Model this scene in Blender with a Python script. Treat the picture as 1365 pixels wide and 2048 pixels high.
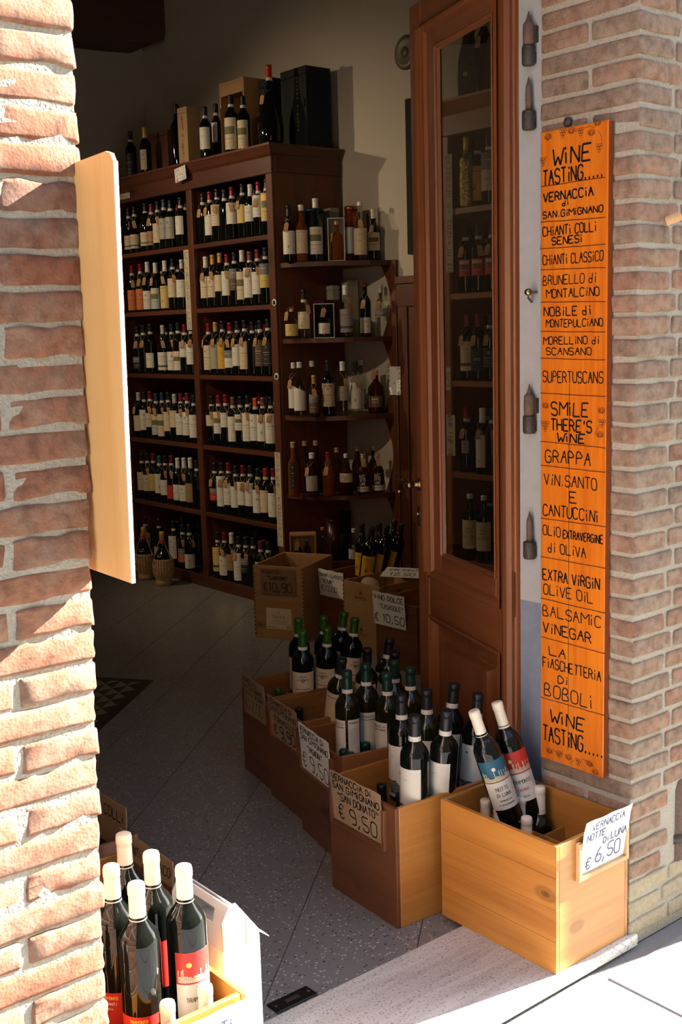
import bpy, math, random
from mathutils import Vector, Matrix
R=random.Random(7)
rad=math.radians
for o in list(bpy.data.objects): bpy.data.objects.remove(o)
S=bpy.context.scene
COL=S.collection
# ---------------------------------------------------------------- camera
CP=Vector((0,0,1.62)); F,PITCH,ROLL,YAW=2313.4,0.15605,-0.02752,0.68438
fw=Vector((math.sin(YAW)*math.cos(PITCH),math.cos(YAW)*math.cos(PITCH),-math.sin(PITCH)))
r0=Vector((math.cos(YAW),-math.sin(YAW),0)); u0=r0.cross(fw)
rt=math.cos(ROLL)*r0+math.sin(ROLL)*u0; up=-math.sin(ROLL)*r0+math.cos(ROLL)*u0
cd=bpy.data.cameras.new('camera'); cam=bpy.data.objects.new('camera',cd); COL.objects.link(cam)
m=Matrix((rt,up,-fw)).transposed().to_4x4(); m.translation=CP; cam.matrix_world=m
cd.sensor_fit='VERTICAL'; cd.sensor_height=36; cd.lens=36*F/2048; cd.clip_start=.05
S.camera=cam
# ---------------------------------------------------------------- light
S.view_settings.view_transform='Standard'; S.view_settings.look='None'; S.view_settings.gamma=1
S.view_settings.use_curve_mapping=False; S.view_settings.exposure=-0.10
W=bpy.data.worlds.new('sky'); S.world=W; W.use_nodes=True
wn=W.node_tree; bgn=wn.nodes['Background']
sky=wn.nodes.new('ShaderNodeTexSky'); sky.sky_type='NISHITA'; sky.sun_disc=False
sky.sun_elevation=rad(32); sky.sun_rotation=rad(100); sky.air_density=1.0; sky.dust_density=1.0; sky.ozone_density=1.0
wn.links.new(sky.outputs[0],bgn.inputs[0]); bgn.inputs[1].default_value=.80
def lamp(name,kind,loc,energy,color,**k):
    l=bpy.data.lights.new(name,kind); l.energy=energy; l.color=color
    for a,b in k.items(): setattr(l,a,b)
    o=bpy.data.objects.new(name,l); COL.objects.link(o); o.location=loc; return o
sun=lamp('sun','SUN',(6,-2,6),56.0,(1,.95,.87),angle=rad(.55))
sun.rotation_euler=Vector((-1,.20,-.63)).to_track_quat('-Z','Y').to_euler()
def spot(name,loc,to,e,ang):
    o=lamp(name,'SPOT',loc,e,(1,.76,.48),shadow_soft_size=.04,spot_size=rad(ang),spot_blend=1.0)
    o.rotation_euler=(Vector(to)-Vector(loc)).to_track_quat('-Z','Y').to_euler(); return o
spot('ceiling_spot_light',(1.3,7.0,3.1),(4.1,5.7,1.6),190,72)
spot('counter_spot_light',(0.9,4.9,2.9),(4.1,5.5,1.7),110,60)
lamp('ceiling_lamp_light','POINT',(1.5,6.6,3.0),7,(1,.76,.48),shadow_soft_size=.06)
# helpers: photo pixel -> point of a known plane
def ray(px,py): return fw*F+rt*(px-682.5)+up*(1024-py)
def onz(px,py,z):
    d=ray(px,py); return CP+d*((z-CP.z)/d.z)
def onx(px,py,x):
    d=ray(px,py); return CP+d*(x/d.x)
def ony(px,py,y):
    d=ray(px,py); return CP+d*(y/d.y)
# ---------------------------------------------------------------- materials
MAT={}
def newmat(name):
    m=bpy.data.materials.new(name); m.use_nodes=True; MAT[name]=m
    return m,m.node_tree,m.node_tree.nodes['Principled BSDF']
def plain(name,col,rough=.6,metal=0,spec=.5,bump=0,bs=200,coat=0,trans=0,ior=1.45,var=0):
    if name in MAT: return MAT[name]
    m,t,b=newmat(name); b.inputs['Base Color'].default_value=(*col,1); b.inputs['Roughness'].default_value=rough
    b.inputs['Metallic'].default_value=metal; b.inputs['Specular IOR Level'].default_value=spec
    b.inputs['Coat Weight'].default_value=coat; b.inputs['Coat Roughness'].default_value=.08
    b.inputs['Transmission Weight'].default_value=trans; b.inputs['IOR'].default_value=ior
    if bump or var:
        tc=t.nodes.new('ShaderNodeTexCoord'); n=t.nodes.new('ShaderNodeTexNoise'); n.inputs['Scale'].default_value=bs; n.inputs['Detail'].default_value=4
        t.links.new(tc.outputs['Object'],n.inputs['Vector'])
        if bump:
            bp=t.nodes.new('ShaderNodeBump'); bp.inputs['Strength'].default_value=1; bp.inputs['Distance'].default_value=bump
            t.links.new(n.outputs[0],bp.inputs['Height']); t.links.new(bp.outputs[0],b.inputs['Normal'])
        if var:
            mx=t.nodes.new('ShaderNodeMix'); mx.data_type='RGBA'
            mx.inputs[6].default_value=(*[c*(1-var) for c in col],1); mx.inputs[7].default_value=(*[min(1,c*(1+var)) for c in col],1)
            t.links.new(n.outputs[0],mx.inputs[0]); t.links.new(mx.outputs[2],b.inputs['Base Color'])
    return m
def N(t,k,**kw):
    n=t.nodes.new(k)
    for a,v in kw.items():
        if a in n.inputs: n.inputs[a].default_value=v
        else: setattr(n,a,v)
    return n
def ramp(t,stops):
    r=t.nodes.new('ShaderNodeValToRGB'); e=r.color_ramp.elements
    while len(e)<len(stops): e.new(.5)
    for i,(p,c) in enumerate(stops): e[i].position=p; e[i].color=(*c,1)
    return r
def wood(name,light,dark,axis='z',gloss=.45,scale=1.0,knots=0,bump=.0006,coat=0,rnd=.25):
    m,t,b=newmat(name); L=t.links.new
    tc=N(t,'ShaderNodeTexCoord'); oi=N(t,'ShaderNodeObjectInfo')
    off=N(t,'ShaderNodeVectorMath',operation='ADD'); L(tc.outputs['Object'],off.inputs[0])
    mul=N(t,'ShaderNodeVectorMath',operation='SCALE'); L(oi.outputs['Location'],mul.inputs[0]); mul.inputs['Scale'].default_value=3.7; L(mul.outputs[0],off.inputs[1])
    sc={'x':(1.6,28,28),'y':(28,1.6,28),'z':(28,28,1.6)}[axis]
    mp=N(t,'ShaderNodeMapping'); mp.inputs['Scale'].default_value=[s*scale for s in sc]; L(off.outputs[0],mp.inputs[0])
    n1=N(t,'ShaderNodeTexNoise'); n1.inputs['Scale'].default_value=1; n1.inputs['Detail'].default_value=6; n1.inputs['Roughness'].default_value=.65; n1.inputs['Distortion'].default_value=.6; L(mp.outputs[0],n1.inputs['Vector'])
    n2=N(t,'ShaderNodeTexNoise'); n2.inputs['Scale'].default_value=.22; n2.inputs['Detail'].default_value=2; L(mp.outputs[0],n2.inputs['Vector'])
    ad=N(t,'ShaderNodeMath',operation='ADD'); L(n1.outputs[0],ad.inputs[0]); L(n2.outputs[0],ad.inputs[1])
    rp=ramp(t,[(.35,dark),(.5,[(a+b_)/2 for a,b_ in zip(light,dark)]),(.68,light)])
    ml=N(t,'ShaderNodeMath',operation='MULTIPLY'); ml.inputs[1].default_value=.5; L(ad.outputs[0],ml.inputs[0]); L(ml.outputs[0],rp.inputs[0])
    col=rp.outputs[0]
    if knots:
        ks={'x':(1.7,3,3),'y':(3,1.7,3),'z':(3,3,1.7)}[axis]
        mk=N(t,'ShaderNodeMapping'); mk.inputs['Scale'].default_value=[s*knots for s in ks]; L(off.outputs[0],mk.inputs[0])
        v=N(t,'ShaderNodeTexVoronoi'); v.inputs['Scale'].default_value=1; L(mk.outputs[0],v.inputs['Vector'])
        kr=ramp(t,[(0,(1,1,1)),(.045,(.85,.85,.85)),(.07,(.35,.35,.35)),(.10,(.5,.5,.5)),(.15,(0,0,0))]); L(v.outputs['Distance'],kr.inputs[0])
        mx=N(t,'ShaderNodeMix',data_type='RGBA'); mx.inputs[7].default_value=(*[c*.35 for c in dark],1); L(col,mx.inputs[6]); L(kr.outputs[0],mx.inputs[0]); col=mx.outputs[2]
    hs=N(t,'ShaderNodeHueSaturation'); mr=N(t,'ShaderNodeMapRange'); mr.inputs['To Min'].default_value=1-rnd; mr.inputs['To Max'].default_value=1+rnd
    L(oi.outputs['Random'],mr.inputs[0]); L(mr.outputs[0],hs.inputs['Value']); L(col,hs.inputs['Color']); L(hs.outputs[0],b.inputs['Base Color'])
    bp=N(t,'ShaderNodeBump'); bp.inputs['Strength'].default_value=1; bp.inputs['Distance'].default_value=bump; L(n1.outputs[0],bp.inputs['Height']); L(bp.outputs[0],b.inputs['Normal'])
    b.inputs['Roughness'].default_value=gloss; b.inputs['Coat Weight'].default_value=coat; b.inputs['Coat Roughness'].default_value=.15
    return m
def brickmat(nm='fired_brick',cols=None):
    m,t,b=newmat(nm); L=t.links.new
    tc=N(t,'ShaderNodeTexCoord'); oi=N(t,'ShaderNodeObjectInfo')
    off=N(t,'ShaderNodeVectorMath',operation='ADD'); L(tc.outputs['Object'],off.inputs[0]); L(oi.outputs['Location'],off.inputs[1])
    r1=ramp(t,cols or [(0,(.33,.175,.115)),(.3,(.40,.235,.155)),(.55,(.36,.24,.165)),(.8,(.30,.205,.15)),(1,(.42,.22,.135))]); L(oi.outputs['Random'],r1.inputs[0])
    n=N(t,'ShaderNodeTexNoise'); n.inputs['Scale'].default_value=14; n.inputs['Detail'].default_value=8; n.inputs['Roughness'].default_value=.7; L(off.outputs[0],n.inputs['Vector'])
    mx=N(t,'ShaderNodeMix',data_type='RGBA',blend_type='MIX'); L(r1.outputs[0],mx.inputs[6]); mx.inputs[7].default_value=(.42,.33,.24,1)
    rr=ramp(t,[(.45,(0,0,0)),(.72,(.75,.75,.75))]); L(n.outputs[0],rr.inputs[0]); L(rr.outputs[0],mx.inputs[0])
    n3=N(t,'ShaderNodeTexNoise'); n3.inputs['Scale'].default_value=45; n3.inputs['Detail'].default_value=6; L(off.outputs[0],n3.inputs['Vector'])
    rd=ramp(t,[(.3,(.62,.62,.62)),(.55,(1,1,1)),(.8,(1.15,1.15,1.15))]); L(n3.outputs[0],rd.inputs[0])
    mm=N(t,'ShaderNodeMix',data_type='RGBA',blend_type='MULTIPLY'); mm.inputs[0].default_value=1; L(mx.outputs[2],mm.inputs[6]); L(rd.outputs[0],mm.inputs[7])
    L(mm.outputs[2],b.inputs['Base Color']); b.inputs['Roughness'].default_value=.9; b.inputs['Specular IOR Level'].default_value=.2
    n2=N(t,'ShaderNodeTexNoise'); n2.inputs['Scale'].default_value=90; n2.inputs['Detail'].default_value=8; n2.inputs['Roughness'].default_value=.75; L(off.outputs[0],n2.inputs['Vector'])
    v=N(t,'ShaderNodeTexVoronoi'); v.inputs['Scale'].default_value=160; L(off.outputs[0],v.inputs['Vector'])
    ad=N(t,'ShaderNodeMath',operation='MULTIPLY_ADD'); L(v.outputs[0],ad.inputs[0]); ad.inputs[1].default_value=.35; L(n2.outputs[0],ad.inputs[2])
    bp=N(t,'ShaderNodeBump'); bp.inputs['Strength'].default_value=.9; bp.inputs['Distance'].default_value=.006; L(ad.outputs[0],bp.inputs['Height']); L(bp.outputs[0],b.inputs['Normal'])
    return m
BRICK=brickmat()
BRICKL=brickmat('red_fired_brick',[(0,(.33,.13,.075)),(.3,(.40,.185,.11)),(.55,(.36,.17,.105)),(.8,(.30,.15,.10)),(1,(.44,.20,.115))])
BRICKW=plain('worn_low_brick',(.40,.33,.22),.92,bump=.005,bs=70,spec=.15,var=.28)
MORTAR=plain('lime_mortar',(.42,.375,.30),.95,bump=.005,bs=150,spec=.1,var=.2)
PLASTER=plain('plaster',(.46,.42,.36),.85,bump=.002,bs=9,spec=.15,var=.05)
PLASTERW=plain('reveal_plaster',(.42,.44,.45),.8,bump=.001,bs=40,spec=.2,var=.08)
PLASTERB=plain('blue_grey_plaster',(.22,.25,.32),.8,bump=.001,bs=30,spec=.2,var=.2)
CABW=wood('dark_stained_pine',(.125,.036,.016),(.06,.018,.009),'y',.38,1,1.2)
CABZ=wood('dark_stained_pine_upright',(.16,.048,.020),(.07,.022,.010),'z',.38,1,1.2)
CABX=wood('dark_stained_pine_cross',(.12,.036,.016),(.055,.017,.009),'x',.38,1,1.2)
DOORZ=wood('door_pine_upright',(.33,.115,.038),(.15,.045,.016),'z',.33,1,1.0,coat=.25,rnd=.08)
DOORX=wood('door_pine_rail',(.31,.11,.036),(.15,.045,.016),'x',.33,1,1.0,coat=.25,rnd=.08)
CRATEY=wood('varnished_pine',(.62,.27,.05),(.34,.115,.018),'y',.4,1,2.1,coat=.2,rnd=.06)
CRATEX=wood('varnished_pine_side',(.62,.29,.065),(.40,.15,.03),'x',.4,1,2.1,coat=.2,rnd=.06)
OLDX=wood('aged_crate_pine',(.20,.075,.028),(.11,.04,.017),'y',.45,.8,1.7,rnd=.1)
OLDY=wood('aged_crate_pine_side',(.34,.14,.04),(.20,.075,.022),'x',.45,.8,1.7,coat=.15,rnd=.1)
RAWP=wood('raw_box_pine',(.42,.24,.10),(.30,.155,.06),'y',.6,.7,2.0,rnd=.08)
RAWB=wood('pale_board',(.88,.50,.19),(.66,.29,.075),'z',.5,.35,.7,rnd=0)
SIGNW=wood('orange_sign_wood',(.86,.26,.018),(.56,.115,.008),'z',.25,1.3,.5,coat=.5,rnd=0)
SIGNE=wood('orange_sign_edge',(.28,.065,.012),(.2,.04,.01),'z',.3,1,0,rnd=0)
BEAM=wood('ceiling_beam_wood',(.13,.07,.042),(.07,.038,.024),'x',.7,1,0)
INK=plain('black_marker',(.012,.01,.01),.4)
INKB=plain('blue_marker',(.05,.06,.14),.4)
BURN=plain('burnt_line',(.09,.02,.006),.5)
CARDW=plain('white_card',(.80,.79,.76),.6,bump=.0006,bs=60,var=.04)
CARDK=plain('kraft_card',(.36,.25,.15),.8,bump=.001,bs=50,var=.12)
CARDY=plain('aged_card',(.50,.42,.31),.75,bump=.001,bs=50,var=.12)
TAGK=plain('tag_kraft',(.50,.29,.13),.8,var=.12,bs=90)
STRING=plain('jute_string',(.50,.38,.24),.9)
IRON=plain('old_iron',(.09,.075,.065),.65,.6,bump=.002,bs=120,var=.4)
RUST=plain('rusty_iron',(.16,.10,.075),.85,.2,bump=.003,bs=130,var=.4)
BRASS=plain('worn_brass',(.42,.30,.14),.3,1)
BLACKM=plain('black_plate',(.02,.017,.015),.35,.4)
GDARK=plain('dark_bottle_glass',(.004,.005,.004),.03,0,.48)
GOLIVE=plain('olive_bottle_glass',(.012,.012,.003),.04,0,.6)
def clearglass(name,col,rough=.0):
    m,t,b=newmat(name); L=t.links.new; out=t.nodes['Material Output']; t.nodes.remove(b)
    tr=N(t,'ShaderNodeBsdfTransparent'); tr.inputs[0].default_value=(*col,1); gl=N(t,'ShaderNodeBsdfGlossy'); gl.inputs['Roughness'].default_value=rough
    lw=N(t,'ShaderNodeLayerWeight'); lw.inputs[0].default_value=.5; pw=N(t,'ShaderNodeMath',operation='POWER'); pw.inputs[1].default_value=4.5; L(lw.outputs['Facing'],pw.inputs[0])
    fr=N(t,'ShaderNodeMath',operation='MULTIPLY_ADD'); fr.inputs[1].default_value=.9; fr.inputs[2].default_value=.05; L(pw.outputs[0],fr.inputs[0]); mx=N(t,'ShaderNodeMixShader'); L(fr.outputs[0],mx.inputs[0]); L(tr.outputs[0],mx.inputs[1]); L(gl.outputs[0],mx.inputs[2]); L(mx.outputs[0],out.inputs[0]); return m
GCLEAR=clearglass('clear_bottle_glass',(.86,.88,.85)); PANE=clearglass('window_pane_glass',(.80,.82,.80))
GAMBER=plain('amber_spirit',(.42,.13,.012),.05,0,.6,trans=.7,ior=1.2)
GBROWN=plain('brown_spirit',(.045,.013,.004),.05,0,.6,trans=.35,ior=1.2)
GPALE=plain('pale_spirit',(.42,.42,.36),.05,0,.6,trans=.8,ior=1.15)
STRAW=plain('woven_straw',(.46,.31,.14),.8,bump=.003,bs=90,var=.25)
caps={'w':(.80,.74,.60),'k':(.018,.018,.022),'g':(.035,.11,.015),'dg':(.012,.045,.03),'r':(.22,.012,.02),'o':(.75,.13,.03),'y':(.65,.42,.08),'s':(.55,.55,.55),'gd':(.50,.33,.08),'t':(.02,.14,.16),'br':(.2,.08,.05),'b':(.03,.05,.10),'c':(.55,.38,.22),'rd':(.45,.03,.02),'p':(.70,.70,.66)}
def CAP(k): return plain('capsule_'+k,caps[k],.35,0 if k in 'wp' else .25,.5)
paper={'w':(.66,.64,.57),'c':(.62,.52,.36),'y':(.62,.47,.15),'g':(.35,.34,.30),'o':(.62,.17,.05),'k':(.02,.02,.022),'t':(.33,.20,.09),'r':(.48,.03,.03),'gold':(.62,.36,.04),'br':(.12,.07,.035),'bl':(.45,.50,.55),'rd':(.55,.03,.02)}
def PAP(k): return plain('label_paper_'+k,paper[k],.55,var=.04,bs=60)
LINK=plain('label_print',(.10,.085,.07),.6); LRED=plain('label_red_print',(.42,.04,.04),.6); LGOLD=plain('label_gold_print',(.6,.42,.15),.4,.5)
LW=plain('label_white_print',(.7,.68,.62),.6); LBLUE=plain('label_blue_print',(.03,.12,.25),.5); LGREY=plain('label_grey_print',(.18,.18,.19),.6)
LTEAL=plain('label_night_sky',(.015,.10,.17),.5); LSUN=plain('label_sun_print',(.95,.55,.12),.5); LSKYR=plain('label_red_sky',(.50,.03,.02),.5)
LGREEN=plain('label_olive_print',(.15,.14,.07),.6)
# ---------------------------------------------------------------- mesh helpers
class MB:
    def __init__(s): s.v=[];s.f=[];s.m=[];s.mats=[];s.sm=[]
    def mi(s,mat):
        if mat not in s.mats: s.mats.append(mat)
        return s.mats.index(mat)
    def add(s,vs,fs,mat,smooth=False):
        o=len(s.v); s.v+=[tuple(v) for v in vs]; k=s.mi(mat)
        for f in fs: s.f.append(tuple(i+o for i in f)); s.m.append(k); s.sm.append(smooth)
    def box(s,x0,x1,y0,y1,z0,z1,mat,T=None):
        vs=[Vector((x,y,z)) for z in (z0,z1) for x,y in ((x0,y0),(x1,y0),(x1,y1),(x0,y1))]
        if T: vs=[T@v for v in vs]
        s.add(vs,[(3,2,1,0),(4,5,6,7),(0,1,5,4),(1,2,6,5),(2,3,7,6),(3,0,4,7)],mat)
    def bbox(s,x0,x1,y0,y1,z0,z1,mat,b=.003):
        # chamfered box
        X=(x0,x1);Y=(y0,y1);Z=(z0,z1); vs=[];idx={}
        for i in(0,1):
            for j in(0,1):
                for k in(0,1):
                    sx=b if i==0 else -b; sy=b if j==0 else -b; sz=b if k==0 else -b
                    for a,p in enumerate(((X[i],Y[j]+sy,Z[k]+sz),(X[i]+sx,Y[j],Z[k]+sz),(X[i]+sx,Y[j]+sy,Z[k]))):
                        idx[i,j,k,a]=len(vs); vs.append(p)
        fs=[]
        def q(l): fs.append(tuple(idx[t] for t in l))
        q([(0,0,0,0),(0,0,1,0),(0,1,1,0),(0,1,0,0)]);q([(1,0,0,0),(1,1,0,0),(1,1,1,0),(1,0,1,0)])
        q([(0,0,0,1),(1,0,0,1),(1,0,1,1),(0,0,1,1)]);q([(0,1,0,1),(0,1,1,1),(1,1,1,1),(1,1,0,1)])
        q([(0,0,0,2),(0,1,0,2),(1,1,0,2),(1,0,0,2)]);q([(0,0,1,2),(1,0,1,2),(1,1,1,2),(0,1,1,2)])
        for i in(0,1):
            for j in(0,1): q([(i,j,0,0),(i,j,1,0),(i,j,1,1),(i,j,0,1)])
            for k in(0,1): q([(i,0,k,0),(i,1,k,0),(i,1,k,2),(i,0,k,2)])
        for j in(0,1):
            for k in(0,1): q([(0,j,k,1),(1,j,k,1),(1,j,k,2),(0,j,k,2)])
        for i in(0,1):
            for j in(0,1):
                for k in(0,1): q([(i,j,k,0),(i,j,k,1),(i,j,k,2)])
        s.add(vs,fs,mat)
    def lathe(s,prof,mat,seg=16,T=None,cap=True,smooth=True,ox=0,oy=0):
        vs=[];fs=[]
        for r,z in prof:
            for i in range(seg):
                a=2*math.pi*i/seg; vs.append(Vector((ox+r*math.cos(a),oy+r*math.sin(a),z)))
        n=len(prof)
        for j in range(n-1):
            for i in range(seg):
                k=(i+1)%seg; fs.append((j*seg+i,j*seg+k,(j+1)*seg+k,(j+1)*seg+i))
        if cap: fs.append(tuple(reversed(range(seg)))); fs.append(tuple((n-1)*seg+i for i in range(seg)))
        if T: vs=[T@v for v in vs]
        s.add(vs,fs,mat,smooth)
    def poly(s,pts,mat): s.add(pts,[tuple(range(len(pts)))],mat)
    def prism(s,pts,h,mat,fn=None):
        # pts 2d, extruded by h ; fn maps (u,v,w)->xyz
        n=len(pts); vs=[(p[0],p[1],0) for p in pts]+[(p[0],p[1],h) for p in pts]
        if fn: vs=[fn(*v) for v in vs]
        s.add(vs,[tuple(reversed(range(n))),tuple(range(n,2*n))]+[(i,(i+1)%n,n+(i+1)%n,n+i) for i in range(n)],mat)
    def ribbon(s,pl,w,mat,fn):
        # flat ribbon along 2d polyline, mapped to 3d
        if len(pl)<2: return
        for i in range(1,len(pl)-1):
            ax,ay=pl[i][0]-pl[i-1][0],pl[i][1]-pl[i-1][1]; bx,by=pl[i+1][0]-pl[i][0],pl[i+1][1]-pl[i][1]
            if ax*bx+ay*by<.55*math.hypot(ax,ay)*math.hypot(bx,by): s.ribbon(pl[:i+1],w,mat,fn); s.ribbon(pl[i:],w,mat,fn); return
        L=[];Rr=[]
        for i,p in enumerate(pl):
            a=pl[max(0,i-1)];b=pl[min(len(pl)-1,i+1)]; dx,dy=b[0]-a[0],b[1]-a[1]; l=math.hypot(dx,dy) or 1
            nx,ny=-dy/l*w/2,dx/l*w/2; L.append(fn(p[0]+nx,p[1]+ny)); Rr.append(fn(p[0]-nx,p[1]-ny))
        n=len(pl); s.add(L+Rr,[(i,i+1,n+i+1,n+i) for i in range(n-1)],mat)
    def tube(s,pts,r,mat,seg=5):
        pts=[Vector(p) for p in pts]; vs=[];fs=[]
        for i,p in enumerate(pts):
            d=(pts[min(len(pts)-1,i+1)]-pts[max(0,i-1)]).normalized(); a=d.cross(Vector((0,0,1)))
            if a.length<.01: a=Vector((1,0,0))
            a.normalize(); b=d.cross(a)
            for k in range(seg): t=2*math.pi*k/seg; vs.append(p+a*(r*math.cos(t))+b*(r*math.sin(t)))
        for i in range(len(pts)-1):
            for k in range(seg): j=(k+1)%seg; fs.append((i*seg+k,i*seg+j,(i+1)*seg+j,(i+1)*seg+k))
        fs.append(tuple(range(seg))); fs.append(tuple(reversed(range((len(pts)-1)*seg,len(pts)*seg))))
        s.add(vs,fs,mat,True)
    def mesh(s,name):
        me=bpy.data.meshes.new(name); me.from_pydata(s.v,[],s.f)
        for mt in s.mats: me.materials.append(mt)
        me.polygons.foreach_set('material_index',s.m); me.polygons.foreach_set('use_smooth',s.sm); me.update(); return me
    def build(s,name,parent=None,**k): return obj(name,s.mesh(name),parent,**k)
def obj(name,me,parent=None,loc=None,rz=0,label=None):
    o=bpy.data.objects.new(name,me); COL.objects.link(o)
    if parent: o.parent=parent
    if loc is not None: o.location=loc
    if rz: o.rotation_euler=(0,0,rz)
    if label: o['label']=label
    return o
def thing(name,label,cat,loc=(0,0,0),rz=0,group=None):
    o=bpy.data.objects.new(name,None); COL.objects.link(o); o.location=loc; o.rotation_euler=(0,0,rz); o.empty_display_size=.05
    o['label']=label; o['category']=cat
    if group: o['group']=group
    return o
def tag(o,label,cat,group=None):
    o['label']=label; o['category']=cat
    if group: o['group']=group
    return o
def struct(o): o['kind']='structure'; return o
# ---------------------------------------------------------------- stroke lettering
G={'A':'002640|1333','B':'0006263534230 3|23324130 00','C':'453616050110304 1','D':'0006264442200 0','E':'46060040|0333','F':'460600|0333','G':'453616050110304 14323',
'H':'0006|4046|0343','I':'2620','J':'3631201001','K':'0006|460340','L':'060040','M':'0006234640','N':'00064046','O':'1605011030414536 16','P':'000626354433 03',
'Q':'160501103041453616|2140','R':'000626354433 03|2340','S':'4536160504133342413010 01','T':'0646|2620','U':'060110304146','V':'062046','W':'0610233046','X':'0640|0046','Y':'062346|2320','Z':'06460040',
'0':'1605011030414536 16','1':'152620','2':'05163645440040','3':'051636454433 13|3342413010 01','4':'303602 42','5':'460603334241301001','6':'361402011030414233 1302','7':'064610','8':'33444536160504133342413010010213','9':'43130405163645434130 10',
'i':'2024|2526','d':'3630|3213020110 30','.':'2021','"':'1614|3634',"'":'2624',',':'211019|',':':'2122|2425','-':'1333','€':'4536261511203041|0434|0232','!':'2622|2120'}
CURV=set('BCDGJOPQRSU02356890€')
def glyph(c):
    g=G.get(c,G.get(c.upper(),''))
    out=[]
    for part in g.replace(' ','').split('|'):
        p=[(int(part[i]),int(part[i+1])) for i in range(0,len(part)-1,2)]
        if c==',' : p=[(2,1),(1,-1)]
        if len(p)<2: continue
        if c in CURV and len(p)>3:
            q=[p[0]]
            for a,b in zip(p,p[1:]): q+=[(a[0]*.75+b[0]*.25,a[1]*.75+b[1]*.25),(a[0]*.25+b[0]*.75,a[1]*.25+b[1]*.75)]
            q.append(p[-1]); p=q
        out.append(p)
    return out
def strokes(text,x,z,w,h,jit=.25,seed=0):
    """polylines of text fitted in a box whose left-bottom is x,z"""
    rr=random.Random(hash_(text)+seed); adv=[]
    for c in text: adv.append(3.2 if c in " i.,'I1!:" else (5.6 if c in 'MW' else 5.2))
    tot=sum(adv)-1.2; sx=w/tot; sz=h/6; out=[]; cx=0
    for c,a in zip(text,adv):
        if c!=' ':
            dz=rr.uniform(-jit,jit); sk=rr.uniform(-.08,.08); wd=(1.3 if c in 'MW' else 1); o=-1 if c in "i.,'I1!:" else 0
            for p in glyph(c):
                out.append([(x+(cx+(q[0]+o)*wd+sk*q[1]+rr.uniform(-.1,.1)*jit*2)*sx, z+(q[1]+dz)*sz) for q in p])
        cx+=a
    return out
def hash_(t):
    h=7
    for c in t: h=(h*31+ord(c))%100003
    return h
def write(mb,text,x,z,w,h,sw,mat,fn,jit=.25,seed=0):
    for p in strokes(text,x,z,w,h,jit,seed): mb.ribbon(p,sw,mat,fn)
# ---------------------------------------------------------------- bottles
PROF={
 'bord':[(.030,0),(.0365,.004),(.0375,.012),(.0375,.188),(.0365,.199),(.031,.211),(.0225,.222),(.0165,.232),(.0145,.245),(.0140,.298)],
 'burg':[(.032,0),(.0395,.004),(.0405,.012),(.0405,.150),(.039,.168),(.033,.190),(.0245,.212),(.018,.232),(.015,.25),(.0142,.298)],
 'slim':[(.024,0),(.029,.004),(.030,.012),(.030,.165),(.0285,.180),(.022,.197),(.0145,.21),(.0115,.225),(.0115,.298)],
 'round':[(.036,0),(.043,.006),(.045,.02),(.045,.10),(.042,.125),(.03,.148),(.017,.165),(.0125,.185),(.0125,.225)],
 'squat':[(.045,0),(.052,.006),(.053,.015),(.050,.11),(.046,.125),(.03,.142),(.018,.152),(.0155,.17),(.0155,.2)],
 'flask':[(.050,0),(.060,.01),(.066,.04),(.068,.08),(.062,.125),(.046,.165),(.028,.205),(.018,.235),(.015,.26),(.0145,.33)]}
CACHE={}
def cached(key,fn):
    if key not in CACHE: CACHE[key]=fn()
    return CACHE[key]
def m_body(kind,hs,rs,glass,seg):
    def f():
        b=MB(); b.lathe([(r*rs,z*hs) for r,z in PROF[kind]],glass,seg); return b.mesh('body')
    return cached(('body',kind,hs,rs,glass.name,seg),f)
def m_caps(kind,hs,rs,c,seg,ln,wide=1.0):
    def f():
        b=MB(); top=PROF[kind][-1][1]*hs; r=PROF[kind][-1][0]*rs*wide+.0009; L=ln
        b.lathe([(r*1.04,top-L),(r*1.0,top-L*.35),(r*1.0,top-L*.28),(r*1.07,top-L*.26),(r*1.07,top-L*.07),(r*.98,top+.001),(r*.8,top+.0025),(0.0003,top+.0025)],CAP(c),seg,cap=False); return b.mesh('capsule')
    return cached(('caps',kind,hs,rs,c,seg,ln,wide),f)
def m_band(kind,hs,rs,seg,ln,col='w'):
    def f():
        b=MB(); top=PROF[kind][-1][1]*hs; r=PROF[kind][-1][0]*rs+.0016
        b.lathe([(r*1.07,top-ln-.010),(r*1.045,top-ln+.006)],PAP(col),seg,cap=False)
        fn=lambda u,v:(math.sin(u/r)*(r*1.07+.0003),-math.cos(u/r)*(r*1.07+.0003),v)
        b.ribbon([(-.012+i*.003,top-ln-.0085) for i in range(9)],.0012,LINK,fn); b.ribbon([(-.006,top-ln-.003),(.006,top-ln-.003)],.002,LINK,fn)
        return b.mesh('neck_band')
    return cached(('band',kind,hs,rs,seg,ln,col),f)
def cyl(r):
    return lambda u,v,w=0:(math.sin(u/r)*(r+w),-math.cos(u/r)*(r+w),v)
def patch(b,r,u0,u1,z0,z1,mat,off=.0005,n=10):
    fn=cyl(r); vs=[];
    for i in range(n+1):
        u=u0+(u1-u0)*i/n; vs+= [fn(u,z0,off),fn(u,z1,off)]
    b.add(vs,[(2*i,2*i+2,2*i+3,2*i+1) for i in range(n)],mat,True)
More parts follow.
